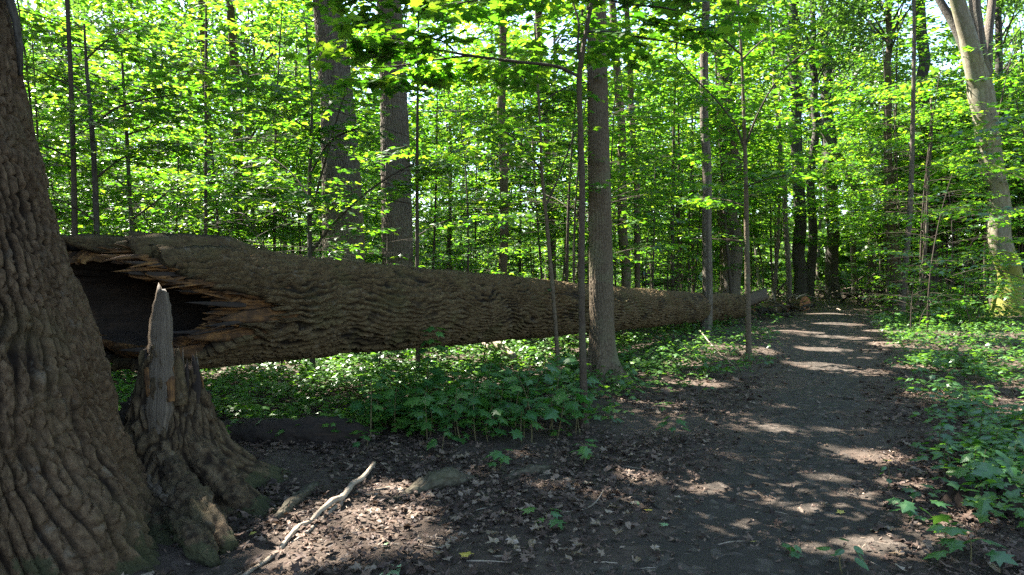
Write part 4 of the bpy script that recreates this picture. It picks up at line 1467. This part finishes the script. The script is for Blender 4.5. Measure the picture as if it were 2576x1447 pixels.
# far wood that reads as one mass of leaves
r = np.random.default_rng(77)
n = 56000
ang = r.uniform(-.85, .85, n)
dist = r.uniform(62, 96, n)
cx_, cz_ = np.sin(ang) * dist, None
cl = vnoise(ang * 22, dist * .12, 0, 8)
z = r.random(n) ** 1.5 * 25
keep = fbm(ang * 26, z * .32, dist * .1, 9, 3) > -.25 - .6 * (z < 5)
P = np.stack([np.sin(ang) * dist, np.cos(ang) * dist, z], -1)[keep]
n = len(P)
z_ = P[:, 2].copy()
P[:, 2] += gh(P[:, 0], P[:, 1])
tag(link('far_wood', leaf_mesh('far_wood', LEAF_2, P, r.uniform(0, 6.28, n), r.normal(-.3, .5, n), r.normal(0, .5, n), r.uniform(.45, 1.0, n) * (1 + .9 * (z_ < 7)), M_canopy)),
    'mass of far leaves closing the view behind the trees', 'woodland', None, 'stuff')

# ------------------------------------------------------------------ forest floor: litter, carpet of seedlings
r = np.random.default_rng(21)


def ground_scatter(n, ylo, yhi, pw, umargin=120):
    y = ylo + (yhi - ylo) * r.random(n) ** pw
    u = r.uniform(-umargin, 2576 + umargin, n)
    return (u - 1288) / FPX * y, y, u


bag = Bag()
for k, (n, ylo, yhi, s0, s1) in enumerate([(4600, 2.4, 6.5, .04, .10), (6000, 4, 9, .045, .105), (15000, 2.4, 8, .018, .055), (9000, 7, 16, .05, .11), (8000, 14, 36, .08, .15), (8500, 2.6, 10, .03, .08)]):
    x, y, u = ground_scatter(n, ylo, yhi, .9)
    pd = path_dist(x, y) / path_half(y)
    keep = r.random(n) < np.clip(.05 + .95 * sstep(.55, 1.9, pd) + (.25 if s1 < .07 else 0), 0, 1)
    keep &= fbm(x * 1.1, y * 1.1, 0, 33, 3) + r.normal(0, .25, n) > -.3
    x, y = x[keep], y[keep]
    n = len(x)
    P = np.stack([x, y, gh(x, y) + r.uniform(.004, .03, n)], -1)
    if y.mean() < 12:
        W, F = scatter(LITTER[(0, 3, 4, 1, 5, 3)[k]], P, r.uniform(0, 6.28, n), r.normal(0, .26, n), r.normal(0, .26, n), r.uniform(s0, s1, n) * .82)
    else:
        W, F = scatter(LEAF_4, P, r.uniform(0, 6.28, n), r.normal(0, .2, n), r.normal(0, .25, n), r.uniform(s0, s1, n))
    bag.add(W, [F])
tag(link('leaf_litter', bag.mesh('leaf_litter', M_litter, False)), 'brown dry leaves strewn over the forest floor', 'leaf litter', None, 'stuff')
bag = Bag()
x, y, u = ground_scatter(15000, 2.4, 11, .85)
n = len(x)
P = np.stack([x, y, gh(x, y) + r.uniform(.002, .012, n)], -1)
_v = np.array([(-.5, -.06, 0), (.5, -.09, .05), (.45, .08, 0), (-.4, .1, .06)])
W, F = scatter((_v, np.array([(0, 1, 2), (0, 2, 3)])), P, r.uniform(0, 6.28, n), r.normal(0, .2, n), r.normal(0, .3, n), r.uniform(.012, .05, n))
tag(link('bark_crumbs', mk('bark_crumbs', W, [F], M_litter, None, False)), 'small wood chips and leaf scraps trodden into the ground', 'wood chips', None, 'stuff')


def carpet_density(x, y, u):
    a_ = LDIR[:2] / np.linalg.norm(LDIR[:2])
    cr = (x - LA[0]) * a_[1] - (y - LA[1]) * a_[0]      # >0: camera side of the log
    al = (x - LA[0]) * a_[0] + (y - LA[1]) * a_[1]
    d = np.where((cr < 0) | (al > 20), .95, 0.0)
    d = np.maximum(d, sstep(3.2, 0.6, cr) * .9 * (u < 1960) * (y > 6.2))
    d = np.maximum(d, (u > 1540) * (u < 1960) * (y > 10) * .6)
    d = np.maximum(d, 1.3 * sstep(.7, 1.7, x - np.interp(y, PATH[:, 1], PATH[:, 0])) * (y > 4.0) * (.35 + .65 * sstep(-.25, .2, fbm(x * .5, y * .5, 0, 45, 2))))
    d = d * sstep(.75, 1.6, path_dist(x, y))
    uu = 1288 + FPX * x / np.maximum(y, .1)
    d = d * np.where((uu > 1850) & (uu < 2050) & (y > 18) & (y < 32), .15, 1.0)
    d = d * np.where((uu > 2150) & (uu < 2260) & (y > 24) & (y < 42), .1, 1.0)
    return d * (.45 + .55 * sstep(-.5, .1, fbm(x * .6, y * .6, 0, 44, 3)))


def carpet(n, ylo, yhi, pw, tmpl, hgt, lf, per, name, label):
    x, y, u = ground_scatter(n, ylo, yhi, pw)
    k = r.random(n) < carpet_density(x, y, u)
    x, y = x[k], y[k]
    n = len(x)
    h = r.uniform(hgt[0], hgt[1], n)
    g = gh(x, y)
    PP, YW = [], []
    a0 = r.uniform(0, 6.28, n)
    for j in range(per):
        a = a0 + j * 2.4 + r.normal(0, .25, n)
        rr = r.uniform(.3, 1.0, n) * lf * 1.1
        PP.append(np.stack([x + np.cos(a) * rr, y + np.sin(a) * rr, g + h * r.uniform(.55, 1.05, n)], -1))
        YW.append(a - pi / 2)
    P, YW = np.concatenate(PP), np.concatenate(YW)
    m = len(P)
    me = leaf_mesh(name, tmpl, P, YW, r.normal(-.2, .22, m), r.normal(0, .22, m), lf * r.uniform(.6, 1.25, m), M_herb)
    tag(link(name, me), label, 'ground cover', None, 'stuff')
    return n


print('carpet', carpet(5600, 4.0, 12, .9, LEAF_N, (.06, .26), .085, 6, 'seedling_carpet', 'low green seedlings covering the nearer forest floor'),
      carpet(9000, 10, 24, .9, LEAF_4, (.08, .4), .10, 6, 'seedling_carpet', 'low green seedlings covering the floor in the middle distance'),
      carpet(12000, 22, 60, 1.0, LEAF_2, (.1, .6), .17, 5, 'seedling_carpet', 'low green plants covering the floor of the far wood'))

# ------------------------------------------------------------------ single seedlings
ME_STEM = {}


def seedling(p, h, nl, lf, seed, label, group, oval=False):
    rr = np.random.default_rng(seed)
    t = thing('seedling', label, 'seedling', tuple(p), (0, 0, 0), group)
    tip = np.array([rr.normal(0, .12 * h), rr.normal(0, .12 * h), h])
    V, F, uv = tube(bez((0, 0, -.02), (rr.normal(0, .05), 0, h * .6), tip, 6), np.linspace(.004 + .006 * h, .002, 6), 5, False)
    link('stem', mk('stem', V, F, M_stem, uv), t)
    a = rr.uniform(0, 6.28)
    for j in range(nl):
        f = 1 - .65 * (j / max(1, nl - 1)) * rr.uniform(.7, 1)
        a += 2.4 + rr.normal(0, .3)
        s = lf * rr.uniform(.7, 1.2)
        o = bpy.data.objects.new('leaf', ME_OVAL if oval else ME_SEED)
        o.parent = t
        rad = s * rr.uniform(.25, .9)
        o.location = (tip[0] * f + cos(a) * rad, tip[1] * f + sin(a) * rad, h * f + rr.uniform(0, .03))
        o.rotation_euler = (rr.normal(-.25, .2), rr.normal(0, .2), a - pi / 2)
        o.scale = (s,) * 3
        COL.objects.link(o)
    return t


SEEDL = [   # u, v of the foot, height, leaves, leaf size, label
    (1075, 1030, .95, 22, .14, 'tall bluish green maple seedling rising in front of the log middle'),
    (960, 1085, .34, 9, .13, 'broad leaved seedling at the left end of the dark seedling patch'),
    (1130, 1070, .40, 11, .14, 'bushy dark maple seedling in the middle before the log'),
    (1250, 1075, .42, 12, .14, 'bushy dark maple seedling right of the patch middle'),
    (1380, 1085, .34, 9, .13, 'maple seedling beside the foot of the dark slim sapling, left of it'),
    (1110, 1140, .20, 6, .11, 'pale bluish seedling low in front of the dark patch'),
    (1255, 1185, .16, 6, .11, 'dark green seedling behind the knobbly root'),
    (1465, 1170, .18, 6, .11, 'small seedling just in front of the dark slim sapling'),
    (1690, 1105, .22, 11, .10, 'spreading seedling clump left of the path'),
    (1375, 1320, .07, 6, .10, 'low fresh green seedling beside the curved twig'),
    (2120, 1440, .16, 7, .085, 'bright green seedling at the bottom edge right of the path'),
    (2235, 1235, .20, 5, .07, 'upright dark seedling standing alone right of the path'),
    (2290, 1320, .16, 7, .10, 'spreading seedling left of the rotten stump'),
    (2440, 1420, .14, 8, .12, 'large leaved seedling near the lower right corner'),
    (2545, 1240, .18, 8, .12, 'light green seedling behind the rotten stump'),
    (2390, 1375, .15, 7, .11, 'seedling in front of the rotten stump'),
    (1985, 1400, .05, 4, .07, 'tiny seedling alone in the foreground dirt'),
    (915, 1135, .14, 4, .09, 'small bright seedling left of the dark patch by the rotten log')]
for k, (u, v, h, nl, lf, lab) in enumerate(SEEDL):
    seedling(on_ground(u, v), h, nl, lf, 500 + k, lab, None, oval=(k in (10, 11)))
k = 0
while k < 125:
    if k < 75:
        u, v = r.uniform(900, 1480), r.uniform(985, 1115)
        lab, grp = 'dark green maple seedling in the patch before the fallen log', 'maple seedlings before the log'
        h, lf = r.uniform(.25, .62), r.uniform(.115, .165)
    else:
        u, v = r.uniform(2230, 2600), r.uniform(930, 1260)
        lab, grp = 'green seedling in the patch right of the path', 'seedlings right of the path'
        h, lf = r.uniform(.1, .3), r.uniform(.07, .12)
    p = on_ground(u, v)
    if not log_clear(p[0], p[1], .3) or path_dist(p[0], p[1]) < 1.0:
        continue
    seedling(p, h, int(r.integers(7, 13)), lf, 600 + k, lab, grp, oval=(k % 3 == 1 and k >= 75))
    k += 1

# ------------------------------------------------------------------ fallen leaves that can be picked out
ME_Y = mk('yellow_leaf', LEAF_N[0], [LEAF_N[1]], M_yellow, None, False)
ME_G = mk('green_fallen_leaf', LEAF_M[0], [LEAF_M[1]], M_green_fallen, None, False)
ME_T = [mk('tan_leaf', LITTER[i][0], [LITTER[i][1]], M_tan, None, False) for i in (0, 1, 2, 3)]


def fallen(me, u, v, size, yaw, label, group=None):
    p = on_ground(u, v)
    o = link('fallen_leaf', me, None, (p[0], p[1], p[2] + .025), (r.normal(0, .15), r.normal(0, .15), yaw), size)
    return tag(o, label, 'leaf', group)


for a in [(ME_Y, 1185, 1408, .085, 1.0, 'yellow maple leaf lying by the bottom edge'), (ME_Y, 1900, 1372, .04, .4, 'tiny yellow leaf on the dark path in the foreground'),
          (ME_Y, 2240, 1165, .05, 2.0, 'pale yellow leaf in the sun patch right of the path'), (ME_Y, 1635, 1290, .06, 2.5, 'tan yellow leaf beside the curved twig'),
          (ME_G, 1010, 1440, .14, 2.0, 'large pale green fallen leaf cut by the bottom edge'), (ME_G, 1680, 1330, .06, 1.0, 'pale green leaf lying in the middle of the bare ground'),
          (ME_G, 545, 1400, .10, 1.6, 'green leaf fallen at the foot of the stump root'), (ME_G, 470, 1385, .11, .3, 'dark green leaf lying against the old tree foot'),
          (ME_Y, 640, 1352, .05, .8, 'yellowish leaf lying between the stump and the long stick'), (ME_G, 1600, 1270, .07, 2.6, 'grey green leaf on the ground left of the path'),
          (ME_Y, 2120, 1300, .06, .2, 'curled yellow leaf among seedlings right of the path'), (ME_G, 975, 1378, .05, 1.2, 'small green leaf on the sun patch edge')]:
    fallen(*a)
for k in range(120):
    u, v = r.uniform(900, 2560), r.uniform(1120, 1440)
    if 1750 < u < 2200 and r.random() < .8:
        continue
    fallen(ME_T[k % 4], u, v, r.uniform(.05, .09), r.uniform(0, 6.28), 'dry tan leaf lying on the foreground floor', 'dry tan leaves in the foreground')

# ------------------------------------------------------------------ sticks, roots, debris


def stick(name, label, pts, radii, m=M_stick, cat_='branch', sides=10, group=None, lift=.0, parent=None, seed=0, sub=6):
    """pts: ground points (u, v) or (u, v, height above the ground)"""
    C = []
    for p in pts:
        g = on_ground(p[0], p[1])
        C.append(g + [0, 0, (p[2] if len(p) > 2 else 0) + lift])
    Cq, tq = smooth_path(C, sub)
    rad = np.interp(tq, np.arange(len(C)), radii)
    Cq[:, 2] += rad * .6
    V, F, uv = tube(Cq, rad, sides if m is not M_root else 28, True, .18, seed, .16 if sides > 6 else 0)
    if parent is None:
        t = thing(name, label, cat_, tuple(Cq[0]), (0, 0, 0), group)
        link('limb', mk('limb', V, F, m, uv, True, np.full(len(V), .6)), t, tuple(-Cq[0]))
        return t, Cq
    return link('side_limb', mk('side_limb', V, F, m, uv), parent, tuple(-np.asarray(parent.location))), Cq


t, _ = stick('fallen_branch', 'long pale forked stick lying across the foreground sun patch', [(612, 1452), (655, 1424), (700, 1392), (728, 1362, .02), (752, 1334, .02), (782, 1318), (806, 1300, .03), (838, 1280, .04), (862, 1268, .03), (886, 1240, .05), (912, 1228, .06), (942, 1197, .09)], [.011, .012, .013, .015, .014, .016, .017, .024, .02, .021, .018, .014], seed=1, sub=9)
stick('', '', [(845, 1278), (800, 1318), (770, 1345), (725, 1372)], [.016, .013, .01, .006], parent=t, seed=2)
stick('', '', [(840, 1275), (760, 1290), (690, 1312), (620, 1338)], [.01, .009, .007, .004], parent=t, seed=3)
stick('', '', [(940, 1235), (1010, 1222), (1060, 1218)], [.008, .006, .003], parent=t, seed=4)
stick('fallen_branch', 'short thick mossy stick lying behind the long pale one', [(700, 1312), (735, 1275), (770, 1245), (795, 1225)], [.035, .04, .037, .03], m=M_root, seed=5)
stick('fallen_branch', 'curved thin twig arching beside the low seedling', [(1420, 1290), (1470, 1285), (1500, 1265), (1518, 1245, .03)], [.006, .006, .005, .003], seed=6)
stick('fallen_branch', 'dead pale branch propped under the log, lit by the sun', [(1295, 922, .1), (1240, 908, .3), (1205, 897, .48), (1180, 885, .66), (1160, 876, .95)], [.07, .08, .075, .065, .055], seed=7, m=M_stick)
stick('fallen_branch', 'thinner dead branch leaning beside the sunlit one under the log', [(1235, 920, .25), (1190, 900, .4), (1140, 885, .55), (1110, 875, .75)], [.028, .03, .024, .014], seed=8)
stick('fallen_branch', 'dead stick lying right of the path with a pale knob end', [(2190, 815), (2260, 802), (2330, 790, .05), (2400, 781, .1)], [.05, .05, .05, .06], seed=9)
stick('fallen_branch', 'bent dead branch lying by the tall thin sapling', [(1690, 862, .2), (1740, 900, .05), (1790, 930)], [.012, .014, .01], seed=10)
stick('fallen_branch', 'thin dead branch left of the tall thin sapling', [(1760, 860, .25), (1800, 895, .1), (1850, 925)], [.014, .014, .01], seed=11)
stick('fallen_branch', 'dark twig on the bare ground left of the path', [(1600, 1255), (1635, 1268), (1660, 1280)], [.012, .012, .008], seed=12, m=M_bark_dark)
stick('fallen_branch', 'thin dark twig lying below the knobbly root', [(1000, 1268), (1030, 1250), (1085, 1222)], [.008, .008, .006], seed=13, m=M_bark_twig)
stick('surface_root', 'knobbly mossy root swelling out of the ground in mid foreground', [(975, 1262), (1040, 1240), (1090, 1228, .02), (1130, 1222, .03), (1170, 1212), (1210, 1196)], [.02, .05, .08, .085, .05, .02], m=M_root, cat_='root', seed=14, lift=-.03)
stick('surface_root', 'low bent root right of the knobbly mossy one', [(1255, 1212), (1300, 1196), (1340, 1190, .01), (1385, 1178)], [.02, .035, .05, .03], m=M_root, cat_='root', seed=15, lift=-.02)
stick('rotten_log', 'dark rotting log half sunk in the ground right of the stump', [(540, 1105), (640, 1108), (760, 1112), (880, 1108), (930, 1100)], [.10, .13, .14, .12, .05], m=M_rot, cat_='log', sides=36, seed=16, sub=26)
rs_ = np.random.default_rng(88)
for k in range(70):
    u, v = rs_.uniform(650, 2560), rs_.uniform(1130, 1440)
    a, l = rs_.uniform(-.5, .5), rs_.uniform(30, 110)
    stick('twig', 'short dry twig lying on the foreground litter', [(u, v), (u + l * .5 * cos(a), v + l * .25 * sin(a) + rs_.uniform(-5, 5)), (u + l * cos(a), v + l * .5 * sin(a))], [.005, .005, .003], m=[M_stick, M_bark_twig, M_bark_dark][k % 3], cat_='twig', sides=6, group='twigs on the foreground litter', seed=k, sub=3)

# rotten stump, lower right
p = on_ground(2475, 1268)
t = thing('rotten_stump', 'low crumbling dark stump at the right edge', 'stump', tuple(p))
nst2 = 90
tz = np.linspace(-pi, pi, nst2, endpoint=False)
topz = .13 + .06 * per_noise(np.degrees(tz), 3, 161) + .05 * per_noise(np.degrees(tz), 14, 162)
f_ = np.linspace(0, 1, 16)
Zz = -.05 + (topz[None] + .05) * f_[:, None]
Rz_ = (.25 - .10 * f_[:, None]) * (1 + .22 * fbm(np.cos(tz) * 5, np.sin(tz) * 5, 0, 163, 3)[None] + .10 * fbm(Zz * 20, np.cos(tz)[None] * 9, np.sin(tz)[None] * 9, 164, 3))
Vz = np.stack([Rz_ * np.cos(tz)[None], Rz_ * np.sin(tz)[None], Zz], -1)
link('bark_shell', mk('rotten_shell', Vz.reshape(-1, 3), [grid_quads(16, nst2)], M_rot, np.stack([np.broadcast_to(tz[None] * .2, Zz.shape), Zz], -1).reshape(-1, 2)), t)
Vc = np.vstack([Vz[-1], Vz[-1] * [.6, .6, .55], [[0, 0, .03]]])
kk = np.arange(nst2)
link('rotten_core', mk('rotten_core', Vc, [grid_quads(2, nst2), np.stack([nst2 + kk, nst2 + (kk + 1) % nst2, np.full(nst2, 2 * nst2)], -1)], M_rot, Vc[:, :2]), t)

# cut rounds and brush at the far end of the log


def round_log(u, v, rad_, length, yaw, label, tilt=0.0, lift=0.0):
    p = on_ground(u, v)
    t = thing('log_round', label, 'log', (p[0], p[1], p[2] + rad_ * .9 + lift), (0, tilt, yaw))
    xs = np.linspace(-length / 2, length / 2, 6)
    V, F, uv = tube(np.stack([xs, 0 * xs, 0 * xs], -1), [rad_ * .97, rad_, rad_ * 1.02, rad_, rad_, rad_ * .97], 24, False, .06, int(u))
    link('bark', mk('round_bark', V, F, M_bark_log, uv, True, np.full(len(V), .6)), t)
    for e in (0, 1):
        ring = V[:24] if e == 0 else V[-24:]
        Vv = np.vstack([ring, ring.mean(0)])
        k2 = np.arange(24)
        T_ = np.stack([np.full(24, 24), (k2 + 1) % 24, k2], -1)
        link('cut_face', mk('cut_face', Vv, [T_ if e == 0 else T_[:, ::-1]], M_cut, Vv[:, 1:], False), t)
    return t


round_log(2012, 782, .36, .6, -1.1, 'reddish cut log round facing the path at the end of the fallen log')
round_log(1965, 786, .30, .9, -.9, 'splintered orange log piece left of the reddish cut round', .1)
round_log(1925, 790, .26, 1.4, .35, 'grey log piece lying low before the orange one', .05)
pb = on_ground(1890, 780)
st_ = thing('log_slab', 'pale split slab of wood jutting from the far end of the log', 'log', tuple(pb))
splinter(np.array(at(1850, 768, 22.6)) - pb, np.array(at(1930, 738, 22.4)) - pb, .5, .4, .18, M_silver, 'slab', st_, (0, 0, 0), 171)


def brush(label, cx_, cy_, w, dpt, hgt, n, seed, mats, rad=(.008, .03)):
    rr = np.random.default_rng(seed)
    t = thing('brush_pile', label, 'brush pile', (cx_, cy_, g1(cx_, cy_)))
    for i in range(n):
        c = np.array([rr.normal(0, w * .4), rr.normal(0, dpt * .4), abs(rr.normal(0, hgt * .45))])
        a, e = rr.uniform(0, 6.28), rr.normal(.1, .5)
        l = rr.uniform(.3, 1.0) * w * .6
        d = np.array([cos(a) * cos(e), sin(a) * cos(e), sin(e)]) * l
        mid = c + rr.normal(0, l * .14, 3)
        B = bez(c - d / 2, mid, c + d / 2, 8)
        B[:, 2] = np.maximum(B[:, 2], .02)
        rd = rr.uniform(*rad)
        V, F, uv = tube(B, np.linspace(rd, rd * .45, 8), 6, True, .1, i)
        link('stick', mk('stick', V, F, mats[i % len(mats)], uv), t)
    return t


g = on_ground(1960, 792)
brush('tangle of dead twigs piled behind the reddish cut round', g[0] + .2, g[1] + 1.2, 3.0, 1.6, 1.0, 80, 181, [M_stick, M_silver, M_bark_twig], (.012, .035))
g = on_ground(1885, 800)
brush('dark tangle of roots and twigs under the far log end', g[0], g[1] - .6, 2.0, .9, .8, 60, 182, [M_bark_dark, M_rot, M_bark_twig], (.015, .05))
g = on_ground(2075, 752)
brush('pale driftwood like twigs at the left path edge beyond the rounds', g[0] - 1.6, g[1], 4.0, 2.5, .9, 60, 183, [M_stick, M_silver, M_bark_grey], (.02, .07))
g = on_ground(2200, 765)
tb = brush('dark brush pile right of the far path with arching dead sticks', g[0] + .4, g[1], 2.6, 1.8, 1.5, 90, 184, [M_bark_dark, M_rot, M_bark_twig], (.03, .09))
for k_, (dx, hh) in enumerate([(1.3, 1.9), (1.0, 1.4), (.8, 1.0)]):
    V, F, uv = tube(bez((-dx, -.3 * k_, .1), (0, 0, hh * 2), (dx * 1.3, .3, .3 * k_), 14), np.linspace(.05, .02, 14), 6, True, .1, k_)
    link('stick', mk('stick', V, F, M_stick, uv), tb)
g = on_ground(2420, 790)
brush('loose twigs lying between the pale forked tree and the path', g[0] - 2, g[1], 3.5, 2.0, .25, 26, 185, [M_stick, M_bark_twig])
# ------------------------------------------------------------------ gaps in the leaves overhead, where sun reaches the floor
GAPS = []


def gap(u, v, rad_, zoff=0.0):
    p_ = on_ground(u, v)
    GAPS.append((p_ + [0, 0, zoff], rad_))


for a in [(760, 1350, .32), (850, 1335, .36), (930, 1325, .32), (690, 1400, .17), (1000, 1235, .12), (1790, 1240, .09), (1365, 1225, .06), (1960, 1078, .11), (2070, 1080, .08),
          (1960, 1025, .09), (2080, 1205, .13), (2190, 1145, .17), (2250, 1160, .13), (2260, 1215, .08), (2060, 920, .35), (2140, 935, .4), (2075, 880, .35), (2120, 850, .4), (2010, 835, .4),
          (2110, 815, .5), (2080, 790, .6), (2320, 855, .5), (2420, 875, .5), (2460, 870, .4), (1690, 970, .25), (1760, 965, .25), (1800, 900, .3), (1700, 1020, .15), (2400, 1000, .3), (2330, 925, .3), (2250, 835, .5)]:
    gap(*a)
for x, y, z, rad_ in [(-3.2, 10.5, .4, .8), (-1.8, 11.5, .4, .9), (-4.4, 10.8, .4, .8), (-.2, 12.2, .3, .8), (-2.4, 9.2, .3, .5), (1.5, 13.5, .3, .8), (-.4, 10.4, .35, .45), (2.3, 12.3, .3, .6),
                      (-.4, 6.5, 3.8, .6), (.5, 6.9, 3.8, .45), (-1.3, 6.3, 3.9, .7), (1.5, 7.1, 3.7, .4), (-.9, 6.5, 3.6, .4), (7.5, 9.5, .2, .7), (6, 8, .2, .5), (5, 6, .2, .35), (9, 11.5, .3, .8), (17.5, 25, 6, 1.6), (17, 24.5, 9, 1.2),
                      (10.5, 13, 3, 1.2), (12.5, 15, 3, 1.4), (9, 15, .4, .9), (12, 18, .4, 1.2), (-6, 11, 3.5, 2.4), (-4, 12, 3, 2.0), (-8, 13, 4, 2.4), (-2.5, 13.5, 3, 1.8), (-10, 16, 4, 2.5), (-5.5, 15.5, 4, 2.2), (-3.5, 10, .5, 1.6), (1, 18, 3, 1.5), (4, 24, 3, 2), (0, 26, 4, 2), (7, 30, 3, 2), (3, 20, 1, 1.5), (-2, 18, 4, 1.5), (6, 38, 4, 3), (-1, 33, 5, 3), (2.5, 15, 2, 1.0), (10, 36, 3, 2.5), (17.6, 25, 1.5, 1.2), (15.5, 22, .3, 1.5), (13, 16, .3, 1.0)]:
    GAPS.append((np.array([x, y, z + g1(x, y)]), rad_))
bpy.context.view_layer.update()
SVn = np.array(SV)
n_cut = 0
for o in [o_ for o_ in bpy.data.objects if o_.type == 'MESH' and o_.name.split('.')[0] in ('crown', 'foliage')]:
    me = o.data
    k_ = 4 if o.name.startswith('crown') else len(LEAF_M[0]) if me.name.startswith('hero') else 6
    nv = len(me.vertices)
    if nv % k_:
        continue
    M = np.array(o.matrix_world)
    c0 = M[:3, 3] + M[:3, 2] * (3.5 if k_ == 4 else 3)
    reach = 8.5 * np.linalg.norm(M[:3, 0])
    near_g = []
    for g_, rad_ in GAPS:
        if rad_ > 1.4 and k_ != 4:
            continue
        w_ = c0 - g_
        t_ = w_.dot(SVn)
        if t_ > -2 and np.linalg.norm(w_ - t_ * SVn) < reach:
            near_g.append((g_, rad_))
    if not near_g:
        continue
    co = np.empty(nv * 3, np.float32)
    me.vertices.foreach_get('co', co)
    co = co.reshape(-1, k_, 3)
    cw_ = co.mean(1) @ M[:3, :3].T + M[:3, 3]
    kill = np.zeros(len(co), bool)
    for g_, rad_ in near_g:
        w_ = cw_ - g_
        t_ = w_ @ SVn
        kill |= (np.linalg.norm(w_ - t_[:, None] * SVn, axis=1) < rad_ * 1.15 + .05) & (t_ > .5)
    if kill.sum() < 8:
        continue
    co = co[~kill]
    tm = (LEAF_2 if k_ == 4 else LEAF_4 if k_ == 6 else LEAF_M)[1]
    F = tm[None] + (np.arange(len(co)) * k_)[:, None, None]
    o.data = mk(me.name, co.reshape(-1, 3), [F.reshape(-1, 3)], me.materials[0], None, False)
    n_cut += 1
for o in [o_ for o_ in bpy.data.objects if o_.name.split('.')[0] == 'leaf' and o_.parent and o_.parent.name.startswith('sapling')]:
    q_ = np.array(o.matrix_world)[:3, 3]
    for g_, rad_ in [q2 for q2 in GAPS if q2[1] <= 1.4]:
        w_ = q_ - g_
        t_ = w_.dot(SVn)
        if t_ > .5 and np.linalg.norm(w_ - t_ * SVn) < rad_:
            bpy.data.objects.remove(o)
            break
print('crowns thinned', n_cut)
print('objects', len(bpy.data.objects), 'tris', sum(len(m.loops) - 2 * len(m.polygons) for m in bpy.data.meshes))
